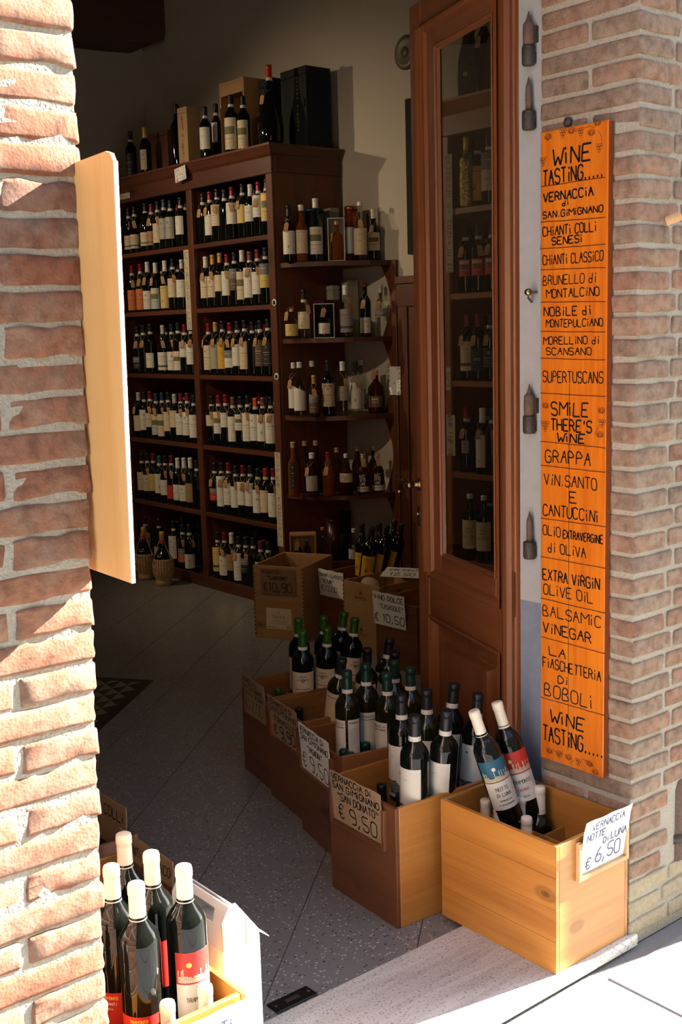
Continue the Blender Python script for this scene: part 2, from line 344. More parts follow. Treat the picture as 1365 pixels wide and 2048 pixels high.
def town(b,fn,u0,u1,z,hgt,rr,mat1,mat2):
    u=u0
    while u<u1-.003:
        w=rr.uniform(.0022,.005); h=hgt*rr.choice([.3,.35,.45,.5,.9,1.0]); 
        w=.0022 if h>hgt*.7 else w
        b.add([fn(u,z,.0011),fn(u+w,z,.0011),fn(u+w,z+h,.0011),fn(u,z+h,.0011)],[(0,1,2,3)],mat1)
        b.add([fn(u+w*.3,z+h*.5,.0013),fn(u+w*.6,z+h*.5,.0013),fn(u+w*.6,z+h*.7,.0013),fn(u+w*.3,z+h*.7,.0013)],[(0,1,2,3)],mat2)
        u+=w+.0006
def m_label(kind,hs,rs,style,col,z0,z1,hw,words=()):
    def f():
        b=MB(); r=max(PROF[kind][3][0],PROF[kind][2][0])*rs; rr=random.Random(hash_(style+col+str(z0))); P=PAP(col); ink=LW if col in('k','br','rd') else LINK
        U=hw*r; fnc=cyl(r); fn=lambda u,v:fnc(u,v,.0009); H=z1-z0
        if style=='curve':   # label whose top edge is a curve
            vs=[];n=10
            for i in range(n+1):
                u=-U+2*U*i/n; vs+=[fnc(u,z0,.0005),fnc(u,z1-.03*((i/n))**2*hs,.0005)]
            b.add(vs,[(2*i,2*i+2,2*i+3,2*i+1) for i in range(n)],P,True)
        else: patch(b,r,-U,U,z0,z1,P)
        def dash(zf,wf,sw=.0009,mat=None,n=3):
            w=U*wf; 
            pts=[(-w+2*w*i/8,z0+H*zf) for i in range(9)]; b.ribbon(pts,sw,mat or ink,fn)
        def disc(u,zf,rad_,mat,n=12,ring=True):
            pts=[(u+rad_*math.cos(2*math.pi*i/n),z0+H*zf+rad_*math.sin(2*math.pi*i/n)) for i in range(n+1)]
            if ring: b.ribbon(pts,.0012,mat,fn)
            else: b.add([fn(*p) for p in pts[:-1]],[tuple(range(n))],mat)
        if style=='plain': disc(0,.8,.004,ink); dash(.58,.55,.002); dash(.48,.4); dash(.3,.3); dash(.12,.6)
        elif style=='crest': disc(0,.75,.007,ink,8,False); disc(0,.75,.0035,P,8,False); dash(.5,.6,.0025); dash(.38,.5); dash(.26,.35); dash(.1,.5)
        elif style=='low': dash(.9,.6,.0012); disc(-U*.3,.2,.003,ink,8,False); dash(.62,.3); dash(.55,.3)
        elif style=='band': patch(b,r,-U,U,z0+H*.16,z0+H*.27,LINK,.0008); dash(.75,.6,.0025,LRED); dash(.6,.5); dash(.5,.4); dash(.08,.4)
        elif style=='dark': patch(b,r,-U,U,z0+H*.55,z1,LGREY,.0008); dash(.8,.5,.002,LW); dash(.3,.5,.0015); dash(.15,.3)
        elif style=='pic':
            patch(b,r,-U*.75,U*.75,z0+H*.48,z0+H*.92,LGREEN,.0008); patch(b,r,-U*.75,U*.75,z0+H*.72,z0+H*.92,LSUN if col=='y' else PAP('c'),.001); dash(.34,.6,.002); dash(.2,.4); dash(.1,.5)
        elif style=='splash':
            for k in range(16): disc(rr.uniform(-.4,.5)*U,rr.uniform(.35,.8),rr.uniform(.001,.0028),LRED,6,False)
            dash(.12,.4,.0012)
        elif style=='sun':
            disc(0,.32,.008,LRED); disc(0,.32,.005,LRED); dash(.9,.7,.0025); dash(.75,.5)
        elif style=='word': pass
        elif style=='oval':
            n=14; pts=[(0+.019*math.cos(2*math.pi*i/n),z0+H*.6+.008*math.sin(2*math.pi*i/n)) for i in range(n)]; b.add([fn(*p) for p in pts],[tuple(range(n))],LGREY); dash(.25,.3); disc(-U*.5,.25,.004,LGREY); dash(.92,.5)
        elif style=='cross': dash(.75,.25,.001); b.ribbon([(0,z0+H*.25),(0,z0+H*.4)],.003,ink,fn); b.ribbon([(-.005,z0+H*.325),(.005,z0+H*.325)],.003,ink,fn)
        elif style=='map':
            for k in range(14):
                x=rr.uniform(-.7,.6)*U; zz=rr.uniform(.1,.9); b.ribbon([(x+rr.uniform(-.005,.005),z0+H*zz+rr.uniform(-.004,.004)) for q in range(4)],.0008,LGREY,fn)
        elif style in('nottel','tram'):
            sky_=LTEAL if style=='nottel' else LSKYR
            patch(b,r,-U,U,z0+H*.56,z1,sky_,.0007); disc(-U*.15 if style=='nottel' else -U*.35,.83,.0055,LW if style=='nottel' else LSUN,12,False)
            patch(b,r,-U,U,z0+H*.56,z0+H*.62,LGREEN if style=='nottel' else LRED,.0009)
            town(b,fnc,-U*.9,U*.95,z0+H*.585,.028,rr,PAP('c'),LINK)
        elif style=='hill':
            for k in range(7):
                x0=-U+U*.12*k; b.ribbon([(x0+j*U*.16,z0+H*(.30-.035*k)+.0015*rr.uniform(-1,1)) for j in range(9) if x0+j*U*.16<U],.006,LGREY if k%2 else LINK,fn)
            disc(-U*.55,.86,.004,ink,6,False); dash(.79,.15,.001)
        elif style=='gold': dash(.85,.6,.002,LINK); disc(-U*.2,.35,.008,LINK,7,False); b.ribbon([(-U*.2,z0+H*.35),(-U*.1,z0+H*.5)],.004,LINK,fn); dash(.1,.5,.0012)
        for (t,uc,zc,w,h,sw,mt) in words:
            write(b,t,uc-w/2,z0+H*zc-h/2,w,h,sw,mt or ink,fn,.05)
        return b.mesh('label')
    return cached(('label',kind,hs,rs,style,col,z0,z1,hw,tuple((w[0],w[1],w[2]) for w in words)),f)
def m_tag(kind,hs,rs,ang,scale=1.0,col='k'):
    def f():
        b=MB(); r=PROF[kind][3][0]*rs+.004; c=cyl(r); z=.205*hs; u0=ang*r; k=scale
        out=[(-.013,-.048),(.013,-.048),(.013,-.008),(.008,0),(-.008,0),(-.013,-.008)]
        ca,sa=math.cos(ang*.5),math.sin(ang*.5)
        fn3=lambda u,v,w=0:(lambda P,D,Nn:tuple(P+D*(u*k)+Nn*w+Vector((0,0,v*k))))(Vector((math.sin(ang)*r,-math.cos(ang)*r,z)),Vector((math.cos(ang),math.sin(ang),0)),Vector((math.sin(ang),-math.cos(ang),0)))
        b.prism([(u*math.cos(.3)-v*math.sin(.3)*(.6 if ang>0 else -.6),v) for u,v in out],.0012,TAGK,fn3)
        fn=lambda u,v:fn3(u-v*math.sin(.3)*(.6 if ang>0 else -.6),v,.0016)
        for q in range(3): b.ribbon([(-.008+i*.004,-.014-.007*q+.0008*(i%2)) for i in range(5)],.0010,INK,fn)
        for p in strokes('7,50',-.009,-.044,.018,.008,.1): b.ribbon(p,.0012,INK,fn)
        return b.mesh('price_tag')
    return cached(('tag',kind,hs,rs,ang,scale),f)
def m_string(kind,hs,rs,ang):
    def f():
        b=MB(); r=PROF[kind][3][0]*rs+.004; z=.203*hs; rn=PROF[kind][-2][0]*rs+.002
        P=(math.sin(ang)*r,-math.cos(ang)*r,z-.004)
        for s_ in(-1,1):
            a2=ang+s_*1.1; b.tube([P,((P[0]*.5+math.sin(a2)*rn*.9),(P[1]*.5-math.cos(a2)*rn*.9),z+.022*hs),(math.sin(a2)*(rn+.002),-math.cos(a2)*(rn+.002),z+.033*hs),(math.sin(ang+s_*2.6)*rn,-math.cos(ang+s_*2.6)*rn,z+.038*hs)],.0009,STRING,4)
        return b.mesh('string')
    return cached(('string',kind,hs,rs,ang),f)
ALL=[]
def bottle(lab,loc,yaw=0,kind='bord',h=.30,rs=1.0,glass=None,cap='k',caplen=.058,band=True,style='plain',col='w',lz=(.35,.62),hw=1.15,words=(),tagang=None,top=None,cat='bottle',name='wine_bottle',group=None,seg=16,capw=1.0,parts=True):
    H0=PROF[kind][-1][1]; hs=round(h/H0,3); glass=glass or GDARK
    t=thing(name,lab,cat,loc,0,group)
    q=Matrix.Rotation(yaw,4,'Z')
    if top is not None:
        d=(Vector(top)-Vector(loc)).normalized(); q=Vector((0,0,1)).rotation_difference(d).to_matrix().to_4x4()@q
    t.rotation_euler=q.to_euler()
    obj('body',m_body(kind,hs,rs,glass,seg),t)
    if cap: cp_=obj('capsule',m_caps(kind,hs,rs,cap,seg,caplen,capw),t)
    if band and cap: obj('neck_band',m_band(kind,hs,rs,seg,caplen),cp_)
    if style: obj('label',m_label(kind,hs,rs,style,col,round(lz[0]*h,4),round(lz[1]*h,4),hw,words),t)
    if tagang is not None:
        pt_=obj('price_tag',m_tag(kind,hs,rs,tagang),t); obj('string',m_string(kind,hs,rs,tagang),pt_)
    ALL.append(t); return t
# ================================================================ SETTING
def brick_mesh(sx,sy,sz,seed,amp,nx=5,ny=3,nz=3,mat=None):
    """worn brick: subdivided rounded box, origin at its centre"""
    rr=random.Random(seed); vid={}; vs=[]; fs=[]
    hx,hy,hz=sx/2,sy/2,sz/2; rd=.0065
    ph=[rr.uniform(0,6.28) for _ in range(9)]
    def disp(p):
        x,y,z=p
        q=Vector((max(-hx+rd,min(hx-rd,x)),max(-hy+rd,min(hy-rd,y)),max(-hz+rd,min(hz-rd,z))))
        d=Vector(p)-q
        if d.length>1e-6: d=d.normalized()*rd
        n=math.sin(x*47+ph[0])*math.sin(z*90+ph[1])+math.sin(y*52+ph[2])*math.sin(x*80+ph[3]+z*60)+rr.uniform(-.5,.5)
        nn=d.normalized() if d.length>1e-6 else Vector()
        return q+d+nn*(n*amp)
    def vtx(i,j,k):
        if (i,j,k) not in vid:
            g=lambda a,n,h:(-h if a==0 else h if a==n else (-h+.007 if a==1 else h-.007 if a==n-1 else -h+2*h*(a-.5)/(n-1)))
            vid[i,j,k]=len(vs); vs.append(disp((g(i,nx,hx),g(j,ny,hy),g(k,nz,hz))))
        return vid[i,j,k]
    for i in range(nx):
        for k in range(nz):
            fs.append((vtx(i,0,k),vtx(i+1,0,k),vtx(i+1,0,k+1),vtx(i,0,k+1))); fs.append((vtx(i,ny,k),vtx(i,ny,k+1),vtx(i+1,ny,k+1),vtx(i+1,ny,k)))
        for j in range(ny):
            fs.append((vtx(i,j,0),vtx(i,j+1,0),vtx(i+1,j+1,0),vtx(i+1,j,0))); fs.append((vtx(i,j,nz),vtx(i+1,j,nz),vtx(i+1,j+1,nz),vtx(i,j+1,nz)))
    for j in range(ny):
        for k in range(nz):
            fs.append((vtx(0,j,k),vtx(0,j,k+1),vtx(0,j+1,k+1),vtx(0,j+1,k))); fs.append((vtx(nx,j,k),vtx(nx,j+1,k),vtx(nx,j+1,k+1),vtx(nx,j,k+1)))
    b=MB(); b.add(vs,fs,mat or BRICK,True); return b.mesh('brick')
PIT=.0545; WR_=None
def brick(parent,x0,x1,y0,y1,zc,amp=.0014,h=.0440,det=(5,3,3)):
    sx,sy=round(x1-x0,3),round(y1-y0,3); sd=R.randrange(4)
    wn_=(zc<.30 and parent is WR_ and R.random()<(.95 if zc<.2 else .5)); am=amp*(2 if wn_ else 1)
    me=cached(('brick',sx,sy,h,sd,am,det,wn_,parent is WR_),lambda:brick_mesh(sx,sy,h,sd*7+int(sx*1000),am,*det,mat=BRICKW if wn_ else (BRICK if parent is WR_ else BRICKL)))
    o=obj('brick',me,parent,((x0+x1)/2+R.uniform(-.0015,.0015),(y0+y1)/2+R.uniform(-.0015,.0015),zc+R.uniform(-.0015,.0015)))
    o.rotation_euler=(R.uniform(-.01,.01),R.uniform(-.008,.008),R.uniform(-.006,.006)); return o
# left pier (street face at y=1.686, its edge leans with height)
XL=lambda z:.829+(z-.5)*.0315
b=MB(); ZT=3.02
vs=[(-1.6,1.6895,-.02),(XL(0)-.006,1.6895,-.02),(XL(0)-.006,2.06,-.02),(-1.6,2.06,-.02)]; vs+=[(x if x<0 else XL(ZT)-.006,y,ZT) for x,y,z in vs]
b.add(vs,[(3,2,1,0),(4,5,6,7),(0,1,5,4),(1,2,6,5),(2,3,7,6),(3,0,4,7)],MORTAR)
WL=struct(b.build('wall_left'))
n=int(ZT/PIT)
for i in range(n):
    zc=.006+PIT*(i+.5); xe=XL(zc)+R.uniform(-.003,.003); A=i%2
    w1=.135 if A else .272
    brick(WL,xe-w1,xe,1.686,1.686+(.272 if A else .135),zc,.0026,h=.0475,det=(7,4,4))
    x=xe-w1-.010
    for k in range(2 if zc<2.4 else 1):
        w=.272; brick(WL,x-w,x,1.686,1.80,zc,.0022,h=.0475); x-=w+.010
    brick(WL,xe-.12,xe-.002,1.686+(.282 if A else .145),1.686+(.282+.09 if A else .145+.225),zc,.0014)
# right pier
b=MB(); b.box(2.3695,4.9,1.7455,2.0475,-.02,3.02,MORTAR); WR=struct(b.build('wall_right')); WR_=WR
b=MB(); b.box(2.388,4.9,2.045,2.14,-.02,.86,PLASTERB); b.box(2.388,4.9,2.045,2.14,.86,3.02,PLASTERW)
b.build('plaster_jamb',WR)
for i in range(int(3.0/PIT)):
    zc=.358-6.5*PIT+PIT*(i+.5)+.5*PIT; A=i%2
    zc=.0035+PIT*(i+.5)
    if zc>3.0: break
    off=R.uniform(-.002,.002)
    if A:
        brick(WR,2.365+off,2.365+.135,1.740,2.046,zc,det=(4,6,3)); x=2.365+.146
    else:
        brick(WR,2.365+off,2.365+.165,1.740,1.885,zc,det=(5,4,3)); brick(WR,2.365+off,2.365+.12,1.897,2.046,zc); x=2.365+.177
    lowhole=(.17<zc<.40)
    k=0
    while x<3.35 and k<3:
        w=.272 if k or A else .145
        if not(lowhole and k==0): brick(WR,x,x+w,1.740,1.86,zc)
        x+=w+.011; k+=1
# dark drain hole and pipe low on the pier
t=thing('drain_pipe','short brown iron drain pipe set in a dark hole low in the right brick pier','pipe',(2.592,1.768,.16))
b=MB(); b.lathe([(.034,.0),(.034,.20),(.028,.225),(.012,.24),(.0005,.243)],RUST,16,cap=False); b.build('pipe',t)
b=MB(); b.lathe([(.038,.05),(.038,.075)],IRON,16); b.build('collar',t)
# front wall above and beside the doorway, opposite house and neighbouring buttress
STUC=plain('street_stucco',(.50,.42,.32),.9,bump=.003,bs=30,var=.1); ROOFM=plain('far_wall_stucco',(.26,.22,.17),.9,var=.1,bs=3)
b=MB(); b.box(-1.6,4.9,1.70,2.06,3.02,6.5,STUC); b.box(-1.6,.8,2.06,2.2,0,4.1,PLASTER); b.box(.7,2.42,1.76,2.06,2.78,3.02,STUC); b.box(-6,-1.6,1.70,2.2,-.02,6.5,STUC); b.box(4.9,5.1,1.70,7.9,-.02,6.5,STUC)
struct(b.build('wall_front'))
b=MB(); b.box(3.40,4.2,1.485,1.75,-.02,5.2,STUC); struct(b.build('wall_buttress'))
b=MB(); b.box(-6,9,-2.9,-2.6,-.02,6.2,ROOFM)
for x in (-3.2,-.9,1.6,4.0): b.box(x,x+.9,-2.6,-2.585,1.2,2.7,plain('shutter_green',(.05,.10,.06),.5)); b.box(x,x+.9,-2.6,-2.585,3.9,5.3,plain('shutter_green',(.05,.10,.06),.5))
struct(b.build('wall_opposite'))
# shop shell
b=MB(); b.box(4.458,4.60,2.14,7.72,0,4.2,PLASTER); struct(b.build('wall_shop_right'))
b=MB(); b.box(-1.6,4.458,7.57,7.72,0,4.2,PLASTER); struct(b.build('wall_far'))
b=MB(); b.box(-1.75,-1.6,2.06,7.72,2.6,4.2,PLASTER); b.box(-1.75,-1.6,2.06,7.72,0,2.6,CABW); struct(b.build('wall_shop_left'))
b=MB(); b.box(-1.6,4.6,2.06,7.72,4.1,4.2,BEAM); struct(b.build('ceiling'))
b=MB(); b.box(2.2,2.55,2.06,7.24,3.86,4.1,BEAM); b.build('trim_1'); bpy.data.objects['trim_1']['kind']='structure'
b=MB()
bw=[(1.9,3.60),(3.9,3.585),(4.30,3.60),(4.458,3.66)]
pr=[(1.9,3.60),(2.6,3.575),(3.4,3.575),(4.1,3.585),(4.36,3.60),(4.44,3.64),(4.458,3.68),(4.458,4.1),(1.9,4.1)]
b.prism([(x,z) for x,z in pr],.33,BEAM,lambda u,v,w:(u,7.24+w,v)); struct(b.build('trim_2'))
# floor: terrazzo tiles laid diagonally
def terrazzo():
    m,t,b=newmat('terrazzo'); L=t.links.new; tc=N(t,'ShaderNodeTexCoord'); oi=N(t,'ShaderNodeObjectInfo')
    off=N(t,'ShaderNodeVectorMath',operation='ADD'); L(tc.outputs['Object'],off.inputs[0]); L(oi.outputs['Location'],off.inputs[1])
    v=N(t,'ShaderNodeTexVoronoi'); v.inputs['Scale'].default_value=115; L(off.outputs[0],v.inputs['Vector'])
    sep=N(t,'ShaderNodeSeparateColor'); L(v.outputs['Color'],sep.inputs[0])
    r1=ramp(t,[(0,(.010,.010,.010)),(.10,(.012,.012,.012)),(.101,(.20,.197,.19)),(.80,(.27,.265,.26)),(.801,(.55,.53,.5)),(1,(.66,.63,.58))]); r1.color_ramp.interpolation='LINEAR'; L(sep.outputs[0],r1.inputs[0])
    r2=ramp(t,[(.30,(1,1,1)),(.42,(0,0,0))]); L(v.outputs['Distance'],r2.inputs[0])
    mx=N(t,'ShaderNodeMix',data_type='RGBA'); mx.inputs[6].default_value=(.235,.232,.228,1); L(r2.outputs[0],mx.inputs[0]); L(r1.outputs[0],mx.inputs[7]); L(mx.outputs[2],b.inputs['Base Color'])
    b.inputs['Roughness'].default_value=.28; b.inputs['Specular IOR Level'].default_value=.45
    return m
TERR=terrazzo(); JOINT=plain('joint_cement',(.02,.019,.018),.9)
b=MB(); b.box(-1.6,4.46,2.06,7.6,-.06,-.006,JOINT); FL=struct(b.build('floor'))
d1=Vector((math.cos(rad(40.8)),math.sin(rad(40.8)))); d2=Vector((math.cos(rad(125.3)),math.sin(rad(125.3))))
n1=Vector((-d1.y,d1.x)); n2=Vector((d2.y,-d2.x))   # line families: p.n1=c1+k*.344 ; p.n2=c2+k*.345
def solve(a,c):   # p.n1=a, p.n2=c
    det=n1.x*n2.y-n1.y*n2.x; return Vector(((a*n2.y-n1.y*c)/det,(n1.x*c-a*n2.x)/det))
g=.0011
def tileme():
    b=MB(); c=[solve(s*(.172-g),t_*(.1728-g)) for s,t_ in((-1,-1),(-1,1),(1,1),(1,-1))]; c.reverse() if (c[1]-c[0]).cross(c[2]-c[1])<0 else None
    ci=[p*.994 for p in c]; vs=[(p.x,p.y,-.02) for p in c]+[(p.x,p.y,-.0006) for p in c]+[(p.x,p.y,0) for p in ci]
    fs=[(3,2,1,0),(8,9,10,11)]+[(i,(i+1)%4,4+(i+1)%4,4+i) for i in range(4)]+[(4+i,4+(i+1)%4,8+(i+1)%4,8+i) for i in range(4)]
    b.add(vs,fs,TERR); return b.mesh('tile')
TM=tileme(); cnt=0
for i in range(-20,20):
    for j in range(-20,25):
        a=1.014+.172+.344*i; c=2.876+.1725+.345*j; p=solve(a,c)
        if .1<p.x<4.35 and 2.22<p.y<7.5: obj('tile',TM,FL,(p.x,p.y,0)); cnt+=1
        elif .1<p.x<4.45 and 1.7<p.y<=2.22:
            cs=[solve(a+s_*(.172-g),c+t_*(.1725-g)) for s_,t_ in((-1,-1),(-1,1),(1,1),(1,-1))]
            out=[]
            for k in range(4):
                P,Q=cs[k],cs[(k+1)%4]
                if P.y>=2.0: out.append(P)
                if (P.y-2.0)*(Q.y-2.0)<0: out.append(P+(Q-P)*((2.0-P.y)/(Q.y-P.y)))
            if len(out)>2:
                if (out[1]-out[0]).cross(out[2]-out[1])<0: out.reverse()
                b=MB(); b.prism([(q.x-p.x,q.y-p.y) for q in out],.02,TERR,lambda u,v,w:(u,v,w-.02)); b.build('tile',FL,loc=(p.x,p.y,0)); cnt+=1
# inlaid border of the floor medallion (dark frame with small triangles)
INB=plain('inlay_black',(.012,.012,.012),.3); INW=plain('inlay_cream',(.30,.25,.17),.3)
def pt(a,c): return solve(a,c)
A0,C0=1.818,4.874
b=MB()
def inq(a0,a1,c0,c1,mat,z=.0008,tri=None):
    P=[pt(a0,c0),pt(a0,c1),pt(a1,c1),pt(a1,c0)]
    if tri is not None: P.pop(tri)
    if (P[1]-P[0]).cross(P[2]-P[1])<0: P.reverse()
    b.prism([tuple(p) for p in P],.0006,mat,lambda u,v,w:(u,v,z-.0006+w))
inq(A0,A0+1.3,C0-1.3,C0,INB,.0006)
inl=b.build('inlay_field',FL)
s_=.055
for i in range(20):
    for j in range(20):
        a0=A0+.045+s_*i; c1=C0-.045-s_*j
        if (3<=i<=15 and 3<=j<=15): continue
        if i>16 or j>16: continue
        b=MB(); inq(a0,a0+s_,c1-s_,c1,INW,.0013,(i+j)%2)
        b.build('inlay_piece',FL)
# threshold slab
def trav():
    m,t,b=newmat('travertine'); L=t.links.new; tc=N(t,'ShaderNodeTexCoord'); mp=N(t,'ShaderNodeMapping'); mp.inputs['Scale'].default_value=(2.2,22,22); mp.inputs['Rotation'].default_value=(0,0,.06); L(tc.outputs['Object'],mp.inputs[0])
    n=N(t,'ShaderNodeTexNoise'); n.inputs['Scale'].default_value=1; n.inputs['Detail'].default_value=7; n.inputs['Distortion'].default_value=.7; L(mp.outputs[0],n.inputs['Vector'])
    r=ramp(t,[(.3,(.45,.425,.38)),(.5,(.60,.575,.53)),(.7,(.72,.70,.65))]); L(n.outputs[0],r.inputs[0])
    n2=N(t,'ShaderNodeTexNoise'); n2.inputs['Scale'].default_value=160; n2.inputs['Detail'].default_value=3; L(tc.outputs['Object'],n2.inputs['Vector'])
    r2=ramp(t,[(.36,(.55,.52,.5)),(.42,(1,1,1))]); L(n2.outputs[0],r2.inputs[0]); mm=N(t,'ShaderNodeMix',data_type='RGBA',blend_type='MULTIPLY'); mm.inputs[0].default_value=1; L(r.outputs[0],mm.inputs[6]); L(r2.outputs[0],mm.inputs[7]); L(mm.outputs[2],b.inputs['Base Color'])
    b.inputs['Roughness'].default_value=.5; bp=N(t,'ShaderNodeBump'); bp.inputs['Distance'].default_value=.001; L(n2.outputs[0],bp.inputs['Height']); L(bp.outputs[0],b.inputs['Normal']); return m
TRAV=trav()
b=MB(); b.bbox(.60,2.385,1.728,2.072,-.012,.02,TRAV,.002); t=thing('threshold_slab','pale travertine door sill slab running under the two front crates','slab'); b.build('slab',t)
# street paving
PAVE=plain('street_stone',(.25,.25,.25),.85,bump=.006,bs=22,var=.18); SAND=plain('street_joint',(.22,.21,.20),.95,bump=.004,bs=80)
b=MB(); b.box(-6,9,-2.65,1.745,-.10,-.022,SAND); ST=struct(b.build('floor_street'))
y=1.70; row=0
while y>-2.5:
    h=.30; x=-1.2+(row%2)*.3
    while x<4.2:
        w=R.uniform(.48,.68)
        def f(w=w,h=h):
            bb=MB(); bb.bbox(-w/2,w/2,-h/2,h/2,-.05,0,PAVE,.006); return bb.mesh('paving_stone')
        wq=round(w,1)
        me=cached(('pave',wq),lambda:f(wq-.012,h-.012)); o=obj('paving_stone',me,ST,(x+wq/2,y-h/2,-.016+R.uniform(-.002,.001))); o.rotation_euler=(R.uniform(-.004,.004),R.uniform(-.004,.004),0)
        x+=wq
    y-=h; row+=1
# door bolt plate let into the floor beside the sill
t=thing('floor_bolt_plate','dark iron door bolt plate screwed to the floor by the sill','bolt plate',(1.535,2.122,0))
b=MB(); b.bbox(-.062,.062,-.024,.024,.0005,.006,BLACKM,.002); b.build('plate',t)
for sx in(-.05,.05):
    b=MB(); b.lathe([(.005,.006),(.0045,.0075),(.0005,.0078)],IRON,8,ox=sx,oy=0); b.build('screw',t)
b=MB(); b.box(-.02,.02,-.007,.007,.006,.0068,IRON); b.build('socket',t)
# ================================================================ DOOR LEAF (open inwards), hinge at its local origin
DL=obj('door_1',None,None,(2.40,2.15,0)); DL.rotation_euler=(0,0,rad(70)); struct(DL)
DW,DH=.735,2.625
def dpart(name,fn,**k):
    b=MB(); fn(b); return b.build(name,DL,**k)
dpart('stile',lambda b:(b.bbox(0,.125,-.048,-.001,.008,DH,DOORZ,.003)))
dpart('stile',lambda b:(b.bbox(.645,DW,-.048,-.001,.008,DH,DOORZ,.003)))
dpart('rail',lambda b:b.bbox(.125,.645,-.046,-.003,2.545,DH,DOORX,.002))
dpart('rail',lambda b:b.bbox(.125,.645,-.046,-.003,.66,.80,DOORX,.002))
dpart('rail',lambda b:b.bbox(.125,.645,-.046,-.003,.010,.20,DOORX,.002))
def mold(b,x0,x1,z0,z1,w,yb,yt,mz,mx):
    # mitred quarter moulding ring inside x0..x1,z0..z1 ; profile steps
    pr=[(0,yt),(w*.25,yt+.003),(w*.45,yt-.002),(w*.7,yt-.004),(w,yb)]
    for k in range(len(pr)-1):
        (a,ya),(c,yc)=pr[k],pr[k+1]
        ra=[(x0+a,z0+a),(x1-a,z0+a),(x1-a,z1-a),(x0+a,z1-a)]; rc=[(x0+c,z0+c),(x1-c,z0+c),(x1-c,z1-c),(x0+c,z1-c)]
        for i in range(4):
            j=(i+1)%4; b.add([(ra[i][0],ya,ra[i][1]),(ra[j][0],ya,ra[j][1]),(rc[j][0],yc,rc[j][1]),(rc[i][0],yc,rc[i][1])],[(0,3,2,1)],mx if i%2==0 else mz)
def rods(b,x,z0,z1,r,yc,mat):
    pts=[(x+r*math.cos(a),yc+r*math.sin(a)) for a in [math.pi*k/6 for k in range(7)]]
    vs=[(p[0],p[1],z) for z in (z0,z1) for p in pts]; n=7
    b.add(vs,[(i,i+1,n+i+1,n+i) for i in range(6)]+[tuple(range(n-1,-1,-1)),tuple(range(n,2*n))],mat,False)
dpart('moulding',lambda b:rods(b,.075,.01,DH,.030,-.012,DOORZ))
dpart('moulding',lambda b:rods(b,.030,.01,DH,.010,-.003,DOORZ))
dpart('moulding',lambda b:(rods(b,.672,.81,2.54,.016,-.005,DOORZ)))
dpart('moulding',lambda b:mold(b,.122,.648,.795,2.55,.03,-.012,.004,DOORZ,DOORX))
def sash(b):
    b.bbox(.150,.172,-.034,-.010,.822,2.525,DOORZ,.002); b.bbox(.560,.622,-.034,-.010,.822,2.525,DOORZ,.002)
    b.bbox(.172,.560,-.034,-.010,.822,.880,DOORX,.002); b.bbox(.172,.560,-.034,-.010,2.47,2.525,DOORX,.002)
dpart('glazing_frame',sash)
dpart('glazing_bead',lambda b:mold(b,.170,.562,.878,2.472,.014,-.022,-.008,DOORZ,DOORX))
dpart('pane',lambda b:b.box(.172,.560,-.026,-.022,.88,2.47,PANE))
dpart('moulding',lambda b:mold(b,.122,.648,.19,.668,.028,-.022,.004,DOORZ,DOORX))
dpart('door_panel',lambda b:(b.box(.13,.64,-.036,-.022,.20,.66,DOORZ),mold(b,.185,.585,.245,.615,.03,.002,-.022,DOORZ,DOORX),b.box(.215,.555,-.024,.0015,.275,.585,DOORZ)))
dpart('plug',lambda b:b.box(.046,.058,.0005,.0015,.78,.93,OLDX)); dpart('plug',lambda b:b.box(.02,.027,.0067,.0077,.80,.93,OLDX))
# lever handle on the free stile, keyhole plate below
h=obj('door_handle',None,DL,(.715,0,1.10)); h['label']='worn brass lever handle with rose'
b=MB(); b.lathe([(.022,0),(.021,.006),(.012,.010),(.011,.03),(.014,.033),(.013,.045),(.0005,.047)],BRASS,14,T=Matrix.Rotation(rad(-90),4,'X')); b.build('rose',h)
b=MB(); b.tube([(0,.036,0),(.03,.040,.012),(.055,.042,.006),(.075,.040,-.012),(.09,.036,-.030)],.0085,BRASS,8); b.build('lever',h)
b=MB(); b.bbox(-.014,.014,-.001,.003,-.145,-.075,BRASS,.002); b.lathe([(.008,0),(.006,.012),(.0005,.013)],BRASS,8,T=Matrix.Translation((0,0,-.10))@Matrix.Rotation(rad(-90),4,'X')); b.build('keyhole_plate',h)
# iron pintles and knob on the plaster jamb
def pintle(z,lab,barrel):
    t=thing('hinge_pintle',lab,'hinge',(2.372,2.092,z),0,'iron pintles on the door jamb')
    b=MB(); b.lathe([(.0155,-.045),(.018,-.04),(.018,.0),(.016,.003)],IRON,12); b.box(.005,.03,-.012,.012,-.04,-.012,IRON); b.build('collar',t)
    b=MB(); b.lathe([(.0085,.0),(.009,.04),(.008,.062),(.0005,.088)],RUST,10); b.build('pin',t)
    if barrel:
        b=MB(); b.lathe([(.0145,.004),(.0155,.03),(.0145,.055),(.009,.062)],RUST,12); b.box(.004,.03,-.02,-.005,.01,.05,IRON); b.build('barrel',t)
for z,l,k in ((2.325,'rusty iron pintle with hinge barrel, topmost on the jamb beside the brick',1),(2.165,'bare pointed iron pintle near the top of the sign',0),(1.375,'iron pintle with grey hinge barrel level with the words smile',1),(1.03,'bare pointed iron pintle, lowest on the jamb',0)): pintle(z,l,k)
t=thing('jamb_knob','small brass ball knob with hook on the plaster jamb','knob',(2.386,2.078,1.705))
b=MB(); b.lathe([(.004,0),(.004,.022),(.009,.026),(.0105,.033),(.007,.041),(.0005,.043)],BRASS,12,T=Matrix.Rotation(rad(-90),4,'Y')); b.build('knob',t)
b=MB(); b.tube([(0,.012,0),(-.016,.012,-.004),(-.02,.012,-.014),(-.006,.012,-.026)],.003,IRON,6); b.build('hook',t)
